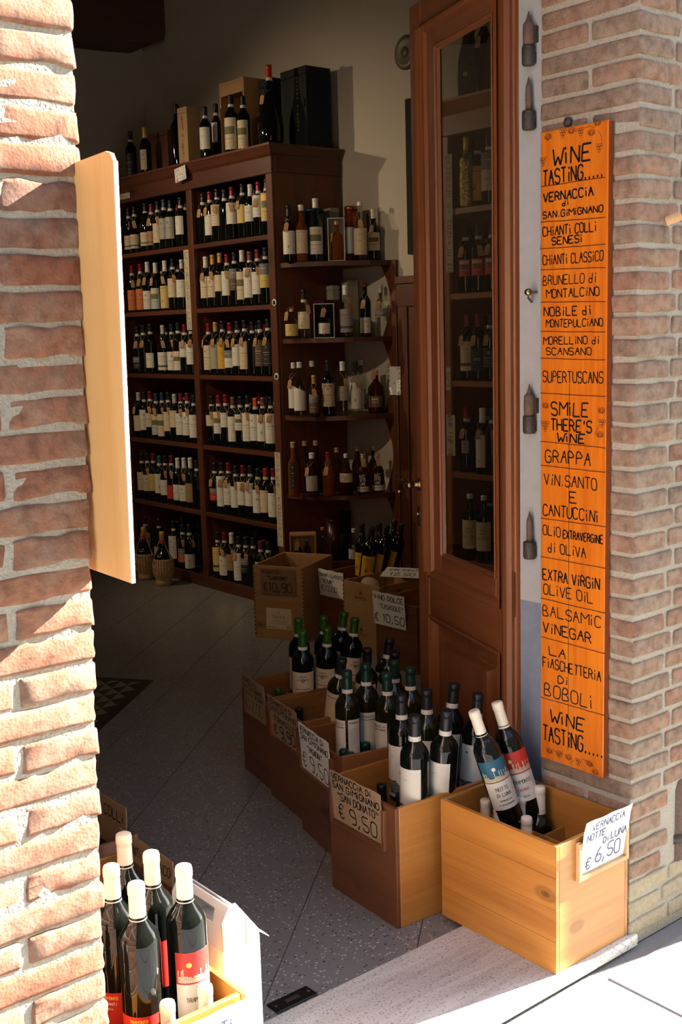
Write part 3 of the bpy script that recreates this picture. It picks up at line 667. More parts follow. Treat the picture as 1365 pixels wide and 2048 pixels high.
# ================================================================ ORANGE TASTING SIGN
SG=thing('wooden_wine_sign','tall narrow orange wooden board with black hand lettering hung on the brick pier','sign',(2.345,1.922,.437))
SY0,SY1,SZ=.109,-.107,1.666
b=MB(); b.bbox(0,.019,SY1,SY0,0,SZ,SIGNW,.003); b.box(.0015,.0185,SY1-.0012,SY1+.0005,.004,SZ-.004,SIGNE); b.build('board',SG)
sf=lambda u,v:(-.0006,-u,v)        # u to the right (towards the street)
def sp(px,py): P=onx(px,py,2.345); return (-(P.y-1.922),P.z-.437)
b=MB()
for l,r_ in ((373.8,354.3),(444.6,434.8),(498,488.6),(539.8,535),(604.5,603),(663,664),(716.6,720),(786,793.5),(882.6,896),(930,945),(1036,1053.5),(1113,1136.5),(1196,1226.7),(1273,1308),(1394,1431.7)):
    a=sp(1082,l); c=sp(1212,r_); pl=[(a[0]+(c[0]-a[0])*i/8,a[1]+(c[1]-a[1])*i/8+R.uniform(-.0006,.0006)) for i in range(9)]; b.ribbon(pl,.0022,BURN,sf)
a=sp(1140,768);c=sp(1137,1500); b.ribbon([(a[0]+(c[0]-a[0])*i/10,a[1]+(c[1]-a[1])*i/10) for i in range(11)],.0016,BURN,sf)
b.build('ruled_lines',SG)
rows=[('WiNE',1106,1182,307,37,5),('TASTiNG.....',1087,1211,346,33,4.5),('VERNACCiA',1088,1188,388,20,4),('di',1125,1139,405,12,3.2),('SAN.GiMiGNANO',1082,1209,423,15,3.2),('CHiANTi COLLi',1086,1194,457,21,3.2),('SENESi',1105,1166,479,17,3.4),('CHiANTi CLASSiCO',1087,1209,515,22,2.8),('BRUNELLO di',1086,1194,557,21,2.6),('MONTALCiNO',1094,1200,584,19,3),('NOBiLE di',1089,1184,621,20,3.2),('MONTEPULCiANO',1093,1210,645,17,2.8),('MORELLiNO di',1088,1200,680,17,2.8),('SCANSANO',1094,1184,702,16,2.8),('SUPERTUSCANS',1087,1210,753,25,3),('SMiLE',1104,1177,817,30,4.2),("THERE'S",1103,1184,850,26,4.2),('WiNE',1115,1170,875,20,4.2),('GRAPPA',1092,1182,914,28,3.4),('ViN.SANTO',1090,1195,962,25,3),('E',1140,1154,994,24,3.4),('CANTUCCiNi',1086,1198,1025,25,3.4),('OLiO',1084,1122,1061,22,3),('EXTRAVERGiNE',1127,1212,1073,18,3.4),('di OLiVA',1097,1173,1099,22,3),('EXTRA ViRGiN',1086,1200,1157,24,3.8),('OLiVE OiL',1088,1187,1186,23,3),('BALSAMiC',1083,1203,1231,24,3),('ViNEGAR',1086,1184,1264,23,3.6),('LA',1100,1132,1304,20,3.4),('FiASCHETTERiA',1082,1203,1337,22,3.2),('Di',1117,1137,1360,17,3.2),('BOBOLi',1090,1187,1390,28,3.2),('WiNE',1101,1169,1439,28,4.6),('TASTiNG.....',1083,1207,1481,34,4.6)]
b=MB()
for tx,x0,x1,yc,hp,sw in rows:
    x0=max(x0,1087); x1=min(x1,1207); a=sp((x0+x1)/2,yc); s0=sp(x0,yc); s1=sp(x1,yc); hh=hp*(abs(sp(1147,yc+10)[1]-sp(1147,yc-10)[1])/20)
    b=MB(); write(b,tx,s0[0],a[1]-hh/2,s1[0]-s0[0],hh*.9,sw*.00108,INK,sf,.18); b.build('lettering',SG)
b=MB()
def circ(u,v,r_,n=9): b.ribbon([(u+r_*math.cos(2*math.pi*i/n),v+r_*math.sin(2*math.pi*i/n)) for i in range(n+1)],.0011,BURN,sf)
def grapes(px,py,nn,down=1):
    u,v=sp(px,py)
    for r_ in range(nn):
        for c in range(nn-r_): circ(u+(c-(nn-r_-1)/2)*.0075+R.uniform(-.001,.001),v-down*r_*.0068,.0036)
def leaf(px,py,s=1):
    u,v=sp(px,py)
    for k in range(9):
        a=k*.7; x=u+.010*s*math.cos(a); z=v+.007*s*math.sin(a); b.ribbon([(u+.3*(x-u),v+.3*(z-v)),(x,z)],.0014,BURN,sf); b.ribbon([(x-.003,z),(x,z+.003),(x+.003,z)],.001,BURN,sf)
for p in ((1127,262,3),(1162,258,3),(1200,290,3),(1087,318,3),(1091,845,4),(1205,842,3),(1120,1505,3),(1158,1520,3)): grapes(*p)
for p in ((1097,275),(1144,262),(1184,266),(1196,246),(1092,812),(1204,822),(1201,870),(1100,1502),(1138,1515),(1180,1528),(1192,1545)): leaf(*p)
for (x0,y0,x1,y1) in ((1171,256,1190,256),(1198,262,1205,284),(1108,1500,1116,1512),(1150,1520,1140,1528),(1165,1518,1190,1534),(1200,850,1190,870)):
    a=sp(x0,y0); c=sp(x1,y1); m_=((a[0]+c[0])/2+.002,(a[1]+c[1])/2+.004); b.ribbon([a,m_,c],.0012,BURN,sf)
b.build('grape_drawing',SG)
t=thing('wall_nail','dark round iron nail head above the orange sign','nail',(2.364,1.955,2.118)); b=MB(); b.lathe([(.013,0),(.012,.005),(.006,.009),(.0005,.010)],IRON,12,T=Matrix.Rotation(rad(-90),4,'Y')); b.build('nail_head',t); b=MB(); b.lathe([(.004,-.01),(.004,.001)],IRON,8,T=Matrix.Rotation(rad(-90),4,'Y')); b.build('shank',t)
CORK=plain('cork',(.62,.36,.18),.85,bump=.001,bs=200,var=.2)
t=thing('wall_cork','light brown wine cork stuck in the mortar at the right edge','cork',(2.478,1.742,1.862)); b=MB(); b.lathe([(.011,0),(.0115,.002),(.0115,.036),(.010,.038)],CORK,14,T=Matrix.Rotation(rad(70),4,'X')@Matrix.Rotation(rad(25),4,'Y')); b.build('cork_body',t)
# ================================================================ BACK OF BOARD ON LEFT PIER
t=thing('projecting_signboard','pale raw wooden board projecting from the left brick pier edge','sign',(.862,1.580,1.238)); t.rotation_euler=(rad(1.56),0,0)
pts=[(0,0),(.165,0),(.165,.642),(.022,.652),(.008,.648),(0,.636)]
b=MB(); b.prism(pts,.0065,RAWB,lambda u,v,w:(w,u,v)); b.build('board',t)
SUNEDGE=plain('sunlit_edge_white',(.75,.74,.72),.7,bump=.004,bs=90,var=.2)  # rough white strip, sun glare on the board's street edge put into its colour
b=MB(); b.box(-.0001,.0066,-.0025,.0002,0,.636,SUNEDGE); b.build('sunlit_edge',t)
# ================================================================ CABINETS
SH=[2.165,1.775,1.365,.925,.495,.052]   # shelf tops
XF=3.944
CABB=wood('lit_cabinet_pine',(.34,.125,.035),(.20,.065,.018),'y',.4,1,1.2); CABBZ=wood('lit_cabinet_pine_upright',(.30,.11,.032),(.18,.058,.017),'z',.4,1,1.2)  # brighter copies of the cabinet pine, light on it put into the colour
def cabinet(name,lab,y0,y1,ups,cat='cabinet',CABW=CABW,CABZ=CABZ):
    t=thing(name,lab,cat,(XF,(y0+y1)/2,0)); yc=(y0+y1)/2; D=.50
    def p(n,fn,**k):
        b=MB(); fn(b); return b.build(n,t,**k)
    Y0,Y1=y0-yc,y1-yc
    p('side_panel',lambda b:b.bbox(.02,D,Y0,Y0+.025,0,2.59,CABZ)); p('side_panel',lambda b:b.bbox(.02,D,Y1-.025,Y1,0,2.59,CABZ))
    p('back_panel',lambda b:b.box(D-.012,D,Y0+.025,Y1-.025,0,2.59,CABZ))
    for u in ups: p('upright',lambda b:b.bbox(0,.022,u-yc-.03,u-yc+.03,.075,2.495,CABZ))
    for u in ups[1:-1]: p('partition',lambda b:b.box(.022,D-.012,u-yc-.012,u-yc+.012,.075,2.49,CABZ))
    for z in SH:
        for a,c in zip(ups,ups[1:]):
            p('shelf',lambda b:(b.bbox(.006,D-.014,a-yc+.0125,c-yc-.0125,z-.028,z,CABW,.002)))
    p('frieze',lambda b:b.bbox(0,.022,Y0,Y1,2.495,2.60,CABW)); p('frieze',lambda b:b.bbox(.022,D,Y0-.006,Y0-.0005,2.50,2.60,CABX))
    p('base',lambda b:b.bbox(-.004,.02,Y0,Y1,0,.075,CABW,.004))
    def cor(b):
        st=[(0,2.585,.0),(0,2.60,.012),(0,2.622,.022),(0,2.645,.034)]
        for k in range(3):
            za,oa=st[k][1],st[k][2]; zb,ob=st[k+1][1],st[k+1][2]
            A=[(-oa,Y1+oa*0,za),(-oa,Y0-oa,za),(D,Y0-oa,za)]; B=[(-ob,Y1,zb),(-ob,Y0-ob,zb),(D,Y0-ob,zb)]
            b.add(A+B,[(0,1,4,3)],CABW); b.add(A+B,[(1,2,5,4)],CABX)
            C_=[(-ob,Y1,zb-.003),(-ob,Y0-ob,zb-.003),(D,Y0-ob,zb-.003)]
        b.box(-.036,D,Y0-.036,Y1,2.640,2.652,CABW); b.box(0,D,Y0,Y1,2.590,2.640,CABW)
    p('cornice',cor)
    return t
CM=cabinet('wine_cabinet','tall dark wooden cabinet of two bays filled with red wine, behind the crates',5.365,7.20,[5.395,6.235,7.155])
CB=cabinet('wine_cabinet','dark wooden cabinet seen through the glass of the open door',2.55,4.03,[2.58,3.27,4.005],CABW=CABB,CABZ=CABBZ)
# corner shelf unit with bowed shelves
CU=thing('corner_shelf','bowed dark wooden corner shelves of spirits beside the tall cabinet','shelf',(4.458,5.365,0))
ZS=[2.0,1.578,1.142,.688,.30]
for z in ZS:
    b=MB(); pts=[(0,0)]+[(-.48*math.cos(a),-.43*math.sin(a)) for a in [rad(90*k/14) for k in range(15)]]
    if z==ZS[0]: pts=[(0,0),(-.48,0),(-.47,-.10),(-.36,-.24),(-.15,-.40),(0,-.43)]
    b.prism([(x-.004,y-.003) for x,y in pts],.026,CABX,lambda u,v,w:(u,v,z-.026+w)); b.build('shelf',CU)
b=MB(); b.bbox(-.026,-.003,-.47,-.432,0,2.0,CABZ); b.build('post',CU)
for z0,z1 in zip(ZS[1:]+[0],ZS):
    b=MB(); H=z1-z0-.026
    b.prism([(-.432,0)]+[(-.432+.012+.07*(1-math.sin(math.pi*k/9)),H*k/9) for k in range(10)]+[(-.432,H)],.018,CABZ,lambda u,v,w:(-.004-w,u,z0+v)); b.build('bracket',CU)
# wainscot on the wall between the units
WS=obj('trim_3',None,None,(4.458,4.48,0)); struct(WS)
def wp(n,*a,m=CABZ,be=.002):
    b=MB(); b.bbox(*a,m,be); b.build(n,WS)
wp('board',-.012,-.001,-.43,.415,0,1.88); wp('cap_rail',-.034,-.001,-.43,.418,1.865,1.905,m=CABW); wp('rail',-.024,-.012,-.43,.415,1.74,1.865,m=CABW)
for y in (.36,.17,-.02,-.21,-.40): wp('stile',-.024,-.012,y-.03,y+.045,.1,1.74)
wp('rail',-.026,-.012,-.43,.415,0,.10,m=CABW)
FRM=plain('black_frame',(.012,.015,.012),.7,spec=.2)
t=thing('picture_frame','dark narrow picture frame edge on the wall beside the open door','frame',(4.43,4.675,2.43)); b=MB(); b.bbox(0,.025,-.12,.115,-.41,.41,FRM); b.build('frame',t); b=MB(); b.box(-.002,.0,-.10,.06,-.36,.36,plain('mirror_dark',(.02,.025,.02),.3)); b.build('picture',t)
t=thing('wall_plate','round olive wall plate beside the top of the open door','plate',(4.455,4.795,3.085)); b=MB(); b.lathe([(.085,0),(.09,.006),(.075,.016),(.06,.012),(.0005,.014)],plain('olive_ceramic',(.11,.10,.06),.4),24,T=Matrix.Rotation(rad(-90),4,'Y')); b.build('dish',t); b=MB(); b.lathe([(.03,.0125),(.028,.017),(.0005,.018)],plain('olive_ceramic',(.11,.10,.06),.4),16,T=Matrix.Rotation(rad(-90),4,'Y')); b.build('boss',t)
# ---------------------------------------------------------------- rows of bottles in the tall cabinet
# (px, cap, label colour, style, lz0, lz1, tag angle or None)
ordn=['first','second','third','fourth','fifth','sixth','seventh','eighth','ninth','tenth','eleventh','twelfth','thirteenth','fourteenth']
cname={'w':'white','c':'cream','y':'yellow','g':'grey','o':'orange','k':'black','t':'tan','r':'pink','gold':'gold','br':'brown','bl':'pale blue','rd':'red'}
kname={'w':'white','k':'black','g':'green','dg':'dark green','r':'red','o':'orange','y':'yellow','s':'silver','gd':'gold','t':'teal','br':'brown','b':'blue','c':'tan','rd':'bright red','p':'pale'}
shn=['top','second','third','fourth','fifth','lowest']
ROWS={
(0,'L'):[(248,'k','c','band',.1,.4,.2),(268,'k','c','band',.1,.4,-.3),(291,'k','c','band',.12,.4,None),(303,'r','t','band',.12,.42,-.6),(316,'k','c','low',.15,.55,-.3),(325,'b','g','crest',.2,.62,None),(339,'k','g','crest',.2,.65,None),(362,'k','w','low',.25,.62,None)],
(0,'R'):[(395,'k',None,None,0,0,-.4),(409,'r','w','low',.15,.55,-.5),(428,'k','c','crest',.3,.7,-.3),(444,'k',None,None,0,0,None),(459,'r','w','low',.3,.7,-.1),(487,'k','y','low',.28,.62,-.6),(478,'p','w','plain',.3,.6,None),(519,'r','w','plain',.35,.75,-.5),(534,'k','y','pic',.25,.75,.6)],
(1,'L'):[(265,'r','o','crest',.05,.48,-.2),(282,'r','o','crest',.05,.48,-.4),(296,'p','w','crest',.05,.42,-.4),(312,'p','bl','pic',.05,.48,-.6),(331,'p','y','sun',.05,.5,-.3),(347,'k','c','low',.25,.62,.1),(365,'s','w','low',.25,.6,.4)],
(1,'R'):[(398,'p','c','crest',.2,.62,-.7),(415,'gd','c','crest',.2,.6,-.1),(431,'gd','c','low',.3,.6,None),(446,'r','w','low',.22,.68,0),(458,'k','br','dark',.3,.7,None),(475,'p','c','pic',.12,.62,None),(497,'br','w','splash',.15,.7,-.5),(516,'r','w','low',.2,.6,-.1),(529,'k','y','dark',.3,.72,None),(541,'r','w','plain',.3,.64,0)],
(2,'L'):[(276,'k','k','dark',.1,.35,-.4),(288,'k',None,None,0,0,-.5),(302,'k','w','low',.12,.42,None),(327,'s','w','band',.08,.45,-.3),(345,'k','w','crest',.08,.45,-.2),(353,'k','w','pic',.08,.45,None),(362,'r','w','plain',.35,.65,-.5),(378,'k','w','plain',.2,.6,-.5)],
(2,'R'):[(401,'r','c','crest',.1,.58,-.9),(418,'gd','g','map',.12,.58,-.5),(433,'k','gold','plain',.12,.62,-.5),(449,'r','w','dark',.15,.48,-.2),(464,'k','w','low',.18,.58,-.4),(478,'k','c','plain',.12,.62,-.6),(488,'k',None,None,0,0,None),(504,'k','br','plain',.18,.65,-.7),(521,'k','k','plain',.18,.6,-.5),(543,'b','w','dark',.2,.62,0)],
(3,'L'):[(267,'s','c','low',.15,.5,-.5),(280,'k','w','crest',.18,.62,None),(291,'r','c','plain',.25,.55,-.2),(303,'b','bl','pic',.1,.55,-.3),(316,'b','c','pic',.08,.55,.2),(331,'k','c','low',.2,.6,-.2),(346,'s','c','low',.3,.66,None),(359,'r','w','plain',.15,.6,.1),(373,'r','w','crest',.15,.62,.0),(381,'k','w','plain',.12,.6,None)],
(3,'R'):[(404,'k','c','low',.4,.62,-.1),(421,'r','w','pic',.25,.68,-.1),(437,'r','w','low',.38,.66,0),(446,'br','w','splash',.12,.62,.2),(458,'k','w','pic',.35,.66,0),(478,'k','w','plain',.15,.68,-.3),(500,'o','w','crest',.18,.7,None),(519,'br','w','cross',.18,.68,-.4),(537,'k','w','plain',.15,.7,-.5),(549,'k','c','crest',.12,.6,-.1)],
(4,'L'):[(268,'k','c','plain',.2,.6,None),(279,'k','c','crest',.2,.55,-.2),(292,'r','y','plain',.22,.58,None),(308,'t','w','cross',.2,.62,.4),(322,'k','w','plain',.18,.5,-.2),(335,'r','r','splash',.12,.4,.0),(346,'p','w','splash',.12,.45,None),(358,'p','w','crest',.12,.45,0),(369,'p','t','plain',.12,.5,None),(379,'k',None,None,0,0,None)],
(4,'R'):[(412,'k','rd','dark',.25,.5,-.4),(427,'k','w','low',.15,.75,-.6),(441,'r','w','plain',.2,.62,-.4),(453,'k','w','map',.18,.6,0),(469,'r','w','oval',.25,.7,-.5),(487,'k','w','oval',.25,.68,-.4),(507,'k','w','oval',.15,.6,-.2),(519,'rd','c','low',.18,.6,None),(538,'r','w','low',.12,.56,0)],
(5,'R'):[(413,'k','y','band',.2,.7,.4),(427,'r','w','crest',.15,.55,-.3),(443,'p','t','plain',.28,.6,-.3),(463,'k','w','crest',.12,.68,-.5),(485,'k','k','dark',.3,.6,.1),(500,'k',None,None,0,0,None),(512,'r','w','oval',.3,.6,.3),(530,'k','w','oval',.2,.55,-.4)],
(5,'L'):[(283,'k','c','plain',.3,.65,-.2),(320,'k','w','low',.1,.4,None),(349,'k','w','crest',.22,.7,None),(367,'k','o','dark',.2,.5,.0),(380,'k','w','low',.1,.4,.3)]}
for (si,side),lst in ROWS.items():
    z=SH[si]; bay='left' if side=='L' else 'right'; n=len(lst); ylast=None
    for k,(px,cap,lc,st,l0,l1,ta) in enumerate(lst):
        py={0:430,1:560,2:690,3:830,4:960,5:1090}[si]
        y=onx(px,py,XF+.055).y
        if ylast is not None and ylast-y<.079: y=ylast-.079
        lo=5.43+.042 if side=='R' else 6.27+.042
        hi=6.20-.042 if side=='R' else 7.12-.042
        y=max(lo,min(hi,y)); xx=XF+.055
        if ylast is not None and ylast-y<.076: xx=XF+.055+.080; ylast=y
        else: ylast=y
        h={0:.305,1:.318,2:.322,3:.312,4:.32,5:.318}[si]*(1+.02*((k*7)%3-1)); h=round(h,3)
        desc=(cname[lc]+' label' if lc else 'no pale label')+(' with '+{'pic':'picture','crest':'crest','sun':'red sun','splash':'red spots','oval':'dark oval','map':'drawing','band':'dark band','dark':'dark top','low':'small print','plain':'plain print','cross':'small cross'}[st] if st else '')
        lab='%s capped bottle, %s, %s in %s shelf of %s bay'%(kname[cap],desc,ordn[k],shn[si],bay)
        kind='burg' if (k*5+si)%7==3 else 'bord'
        bottle(lab,(xx,y,z),rad(-90+22+R.uniform(-12,26)),kind,h,1.0,None,cap,.056,cap not in('gd','s'),st,lc or 'w',(l0,l1),1.15,(),round(ta+.45,1) if ta is not None else None,cat='bottle',group='bottles in the tall cabinet',seg=12)
    # second row
    a,c=(5.50,6.13) if side=='R' else (6.35,7.02)
    nb=7 if si else 6
    for k in range(nb):
        y=a+(c-a)*(k+.5)/nb+R.uniform(-.012,.012); cp=R.choice(['k','r','k','k','r','b'])
        bottle('dark bottle in the back row of the %s shelf, %s bay of tall cabinet'%(shn[si],bay),(XF+.235,y,z),rad(-75),'bord',round(.322,3),1,None,cp,.056,k%2==0,None,group='back row bottles, %s shelf %s bay'%(shn[si],bay),seg=10)
# strips of paper and stickers on the cabinet
def strip(name,lab,x,px0,px1,py0,py1,mat,text,vert=True,sw=.0022,tilt=0,cat='sign'):
    """paper on a plane facing the room (normal -X)"""
    P=onx((px0+px1)/2,(py0+py1)/2,x); ya=onx(px0,(py0+py1)/2,x).y; yb=onx(px1,(py0+py1)/2,x).y; za=onx((px0+px1)/2,py0,x).z; zb=onx((px0+px1)/2,py1,x).z
    w=abs(ya-yb); h=za-zb; t=thing(name,lab,cat,(x,P.y,(za+zb)/2)); t.rotation_euler=(rad(tilt),0,0)
    b=MB(); b.box(-.0012,0,-w/2,w/2,-h/2,h/2,mat); b.build('paper',t)
    b=MB(); fn=lambda u,v:(-.0016,-u,v)
    if text:
        if vert:
            n=len(text)
            for i,c in enumerate(text):
                if c!=' ': write(b,c,-w*.25,h/2-h*(i+.85)/n,w*.5,h/n*.62,sw,INK,fn,.1)
        else:
            ls=text.split('\n')
            for i,l in enumerate(ls):
                if l: write(b,l,-w*.42,h/2-h*(i+.88)/len(ls),w*.84,h/len(ls)*.62,sw,INK,fn,.15)
        b.build('lettering',t)
    return t
strip('paper_strip','worn narrow paper strip with faded letters on the middle upright of tall cabinet',XF-.001,371,381,499,660,CARDY,'CLASSiCO',sw=.0025)
strip('paper_strip','long curled paper strip with handwriting on the right upright of tall cabinet',XF-.001,553,564,905,1092,CARDY,'SUPER TOSCANO',sw=.0025)
strip('price_note','small tilted white price note hanging from cabinet cornice',XF-.037,350,372,334,362,CARDW,'DA 12\nVINO\n€18',False,.002,-6,'note')
strip('shelf_label','tiny cream shelf label on the left end of the cabinet frieze',XF-.001,238,260,387,398,CARDY,'BAROLO',False,.002,cat='label')
for px,py,w in ((549,605,'beside the second shelf'),(553.5,753,'beside the third shelf')):
    P=onx(px,py,XF-.001); t=thing('cork_ring','white ringed round sticker on right upright %s'%w,'sticker',(P.x,P.y,P.z)); b=MB(); b.lathe([(.020,0),(.020,.0015),(.013,.0018)],CARDW,16,T=Matrix.Rotation(rad(-90),4,'Y'),cap=False); b.build('ring',t); b=MB(); b.lathe([(.013,0),(.013,.001),(.0005,.0012)],INK,14,T=Matrix.Rotation(rad(-90),4,'Y')); b.build('centre',t)
strip('grappa_card','white card lettered grappa and amarone on the corner shelf post',4.43,779,802,733,790,CARDW,'',sw=.002)
gc=[o for o in bpy.data.objects if o.name.startswith('grappa_card')][0]
b=MB(); fn=lambda u,v:(-.0016,-u,v)
for i,c in enumerate('GRAPPA'): write(b,c,-.058,.075-.030*i,.02,.02,.0025,INK,fn,.1)
for i,c in enumerate('AMARONE'): write(b,c,.028,.085-.027*i,.02,.018,.0025,INK,fn,.1)
write(b,'di',-.012,-.02,.02,.014,.0022,INK,fn,.1); b.build('lettering',gc)
# ---------------------------------------------------------------- things on top of the tall cabinet
ZTOP=2.652
def topb(px,py,lab,x=4.06,**k):
    P=onx(px,py,x); a=dict(h=.32,yaw=rad(-62),cat='bottle',group='bottles on top of the tall cabinet'); a.update(k); return bottle(lab,(x,P.y,ZTOP),**a)
topb(262,300,'dark bottle with white script, leftmost on top of the tall cabinet',style='plain',col='k',lz=(.1,.55))
topb(291,300,'bottle with yellow capsule and cream label on top of the tall cabinet',cap='y',style='crest',col='c',lz=(.15,.55),hw=.7)
topb(355,270,'large plain dark magnum bottle on top of the tall cabinet',h=.40,rs=1.2,style=None,band=False)
topb(412,270,'white labelled bottle standing right of the tall wooden box on cabinet top',style='low',col='w',lz=(.22,.62),x=4.02)
topb(434,270,'dark bottle with narrow white label behind the white labelled bottle on cabinet top',style='cross',col='w',lz=(.35,.68),hw=.6,x=4.12,h=.35)
topb(464,260,'bottle with castle picture label, left one of two on cabinet top',style='pic',col='c',lz=(.10,.62),h=.345,rs=1.12,x=4.03)
topb(488,260,'bottle with castle picture label, right one of two on cabinet top',style='pic',col='c',lz=(.10,.58),h=.33,rs=1.0,x=4.06)
topb(541,230,'big dark bottle with bright red wax capsule and hanging tag, right end of cabinet top',kind='flask',h=.46,rs=1.1,cap='rd',caplen=.075,style=None,glass=GDARK,tagang=-.1,x=4.08)
def carton(name,lab,x0,x1,y0,y1,z0,h,mat,cat='box',decor=None,rz=0,lidmat=None):
    cx,cy=(x0+x1)/2,(y0+y1)/2; t=thing(name,lab,cat,(cx,cy,z0),rz); hx,hy=(x1-x0)/2,(y1-y0)/2
    b=MB(); b.bbox(-hx,hx,-hy,hy,0,h*.9,mat,.002); b.build('body',t)
    b=MB(); b.bbox(-hx-.001,hx+.001,-hy-.001,hy+.001,h*.9+.001,h,lidmat or mat,.003); b.build('lid',t)
    if decor: b=MB(); decor(b,hx,hy,h); b.build('print',t)
    return t
BBOX=plain('brown_carton',(.13,.05,.03),.5); BLK=plain('black_carton',(.012,.014,.015),.65,spec=.2); BLUE=plain('navy_tin',(.012,.03,.05),.3,.3); GREYB=plain('grey_carton',(.30,.28,.24),.6); COP=plain('copper_tube',(.40,.09,.04),.25,.8); MAR=plain('maroon_carton',(.10,.015,.03),.4); BEIG=plain('beige_carton',(.30,.28,.20),.6)
carton('gift_carton','brown wine carton behind two bottles, left end of cabinet top',4.16,4.36,6.80,7.10,ZTOP,.30,BBOX)
def woodtall(b,hx,hy,h):
    fn=lambda u,v:(-hx-.0008,-u,v)
    for i,c in enumerate('RISERVA'): write(b,c,-.012,h*.50-.026*i,.022,.017,.003,LINK,fn,.05)
    b.ribbon([(-.004,h*.85),(.004,h*.62)],.012,LRED,fn); b.ribbon([(-.018,h*.34),(.0,h*.34)],.012,LRED,fn)
carton('wooden_wine_box','tall pale wooden single bottle box with dark print on cabinet top',4.02,4.12,6.33,6.44,ZTOP,.36,plain('pale_box_wood',(.42,.28,.15),.6,var=.15,bs=20),decor=woodtall)
t=thing('open_wine_case','upright open wooden case with small bottles inside at back of cabinet top','case',(4.22,5.98,ZTOP))
for a in ((-.1,.1,-.13,-.115,0,.46),(-.1,.1,.115,.13,0,.46),(-.1,.1,-.115,.115,.445,.46),(-.1,.1,-.115,.115,0,.015),(.085,.1,-.115,.115,.015,.445),(-.1,-.085,-.115,.115,.38,.445)):
    b=MB(); b.bbox(*a,RAWP,.002); b.build('panel',t)
bottle('small red capped bottle inside the upright open case on cabinet top',(4.22,5.93,ZTOP+.016),rad(-70),h=.30,cap='r',style=None,group='bottles on top of the tall cabinet')
carton('black_gift_box','black box with round emblem, left of two black boxes on cabinet top',4.19,4.35,5.66,5.80,ZTOP,.43,BLK,decor=lambda b,hx,hy,h:b.ribbon([(.03*math.cos(i*.52)-.02,h*.5+.03*math.sin(i*.52)) for i in range(13)],.004,LGOLD,lambda u,v:(-hx-.001,-u,v)))
def blk2(b,hx,hy,h):
    fn=lambda u,v:(-hx-.001,-u,v)
    for i,c in enumerate('GRAPPA RISERVA'): 
        if c!=' ': write(b,c,.03,h*.86-.022*i,.016,.013,.002,LGOLD,fn,.03)
carton('black_gift_box','large black box with vertical gold lettering, right end of cabinet top',4.22,4.40,5.38,5.62,ZTOP,.45,BLK,decor=blk2)
t=thing('wall_crate','small open wooden cubby on the far wall beside left brick pier','box',(2.99,7.49,2.92))
for a in ((-.12,.12,-.06,.06,.23,.25),(-.12,.12,-.06,.06,-.01,.01),(-.12,.12,-.06,.06,-.25,-.23),(-.12,-.10,-.06,.06,-.23,.23),(.10,.12,-.06,.06,-.23,.23)):
    b=MB(); b.bbox(*a,CABX,.002); b.build('panel',t)
# ---------------------------------------------------------------- corner shelf goods
def onshelf(px,y,zi): P=ony(px,{0:450,1:610,2:765,3:920,4:1070}[zi],y); return (P.x,y,ZS[zi])
def cb(px,y,zi,lab,**k):
    a=dict(h=.30,yaw=rad(-48),cat='bottle',group='spirits on the corner shelves'); a.update(k); return bottle(lab,onshelf(px,y,zi),**a)
cb(578,5.27,0,'dark swing top bottle with white label, leftmost on the corner unit top',kind='slim',rs=1.15,h=.31,cap='k',band=False,style='cross',col='w',lz=(.14,.55),hw=1.3,tagang=-.1)
cb(603,5.235,0,'amber grappa bottle with cream label and red seal on the corner unit top',kind='slim',rs=1.2,h=.31,glass=GAMBER,cap='p',caplen=.03,band=False,style='low',col='c',lz=(.15,.56),hw=1.3)
cb(632,5.20,0,'tall clear grappa bottle with picture label on the corner unit top',kind='slim',rs=1.3,h=.345,glass=GCLEAR,cap='p',caplen=.05,band=False,style='pic',col='w',lz=(.12,.55),hw=1.3)
cb(721,5.04,0,'clear bottle with two hanging labels and cream label on the corner unit top',kind='slim',rs=1.25,h=.32,glass=GCLEAR,cap='p',caplen=.02,band=False,style='splash',col='c',lz=(.1,.55),hw=1.3,tagang=.1)
cb(748,5.045,0,'dark bottle with tan label, rightmost on the corner unit top',kind='slim',rs=1.2,h=.285,cap='p',caplen=.05,band=False,style='pic',col='c',lz=(.2,.55),hw=1.2,tagang=-.1)
def tube(name,lab,px,y,zi,r,h,mat,bandm=None,cat='tube'):
    L_=onshelf(px,y,zi); t=thing(name,lab,cat,L_); b=MB(); b.lathe([(r,0),(r,h*.92)],mat,20); b.build('body',t); b=MB(); b.lathe([(r+.0015,h*.92),(r+.0015,h-.004),(r-.004,h),(.0005,h)],mat,20); b.build('lid',t)
    if bandm: b=MB(); patch(b,r,-r*1.6,r*1.6,h*.15,h*.62,bandm); o=b.build('label',t); o.rotation_euler=(0,0,rad(-45))
    return t
tube('tin_box','dark navy round tin behind the tall clear bottle on corner unit top',627,5.31,0,.062,.305,BLUE)
tube('copper_tube','shiny copper coloured bottle tube with pale label on corner unit top',703,5.155,0,.036,.31,COP,PAP('bl'))
tube('grey_tube','dark rounded tube standing against the wall, right on corner unit top',747,5.13,0,.036,.275,plain('dark_tube',(.09,.075,.065),.5))
def cart(px,y,zi,w,d,h,mat,lab,rz=-10,**k):
    P=onshelf(px,y,zi); return carton('gift_box',lab,P[0]-w/2,P[0]+w/2,y-d/2,y+d/2,P[2],h,mat,rz=rad(rz),**k)
cart(664,5.30,0,.06,.07,.31,GREYB,'plain grey gift box behind the boxed amber bottle on corner unit top')
cart(738,5.25,0,.07,.06,.315,plain('taupe_carton',(.22,.17,.14),.6),'taupe gift box with dark lid behind clear bottle, corner unit top')
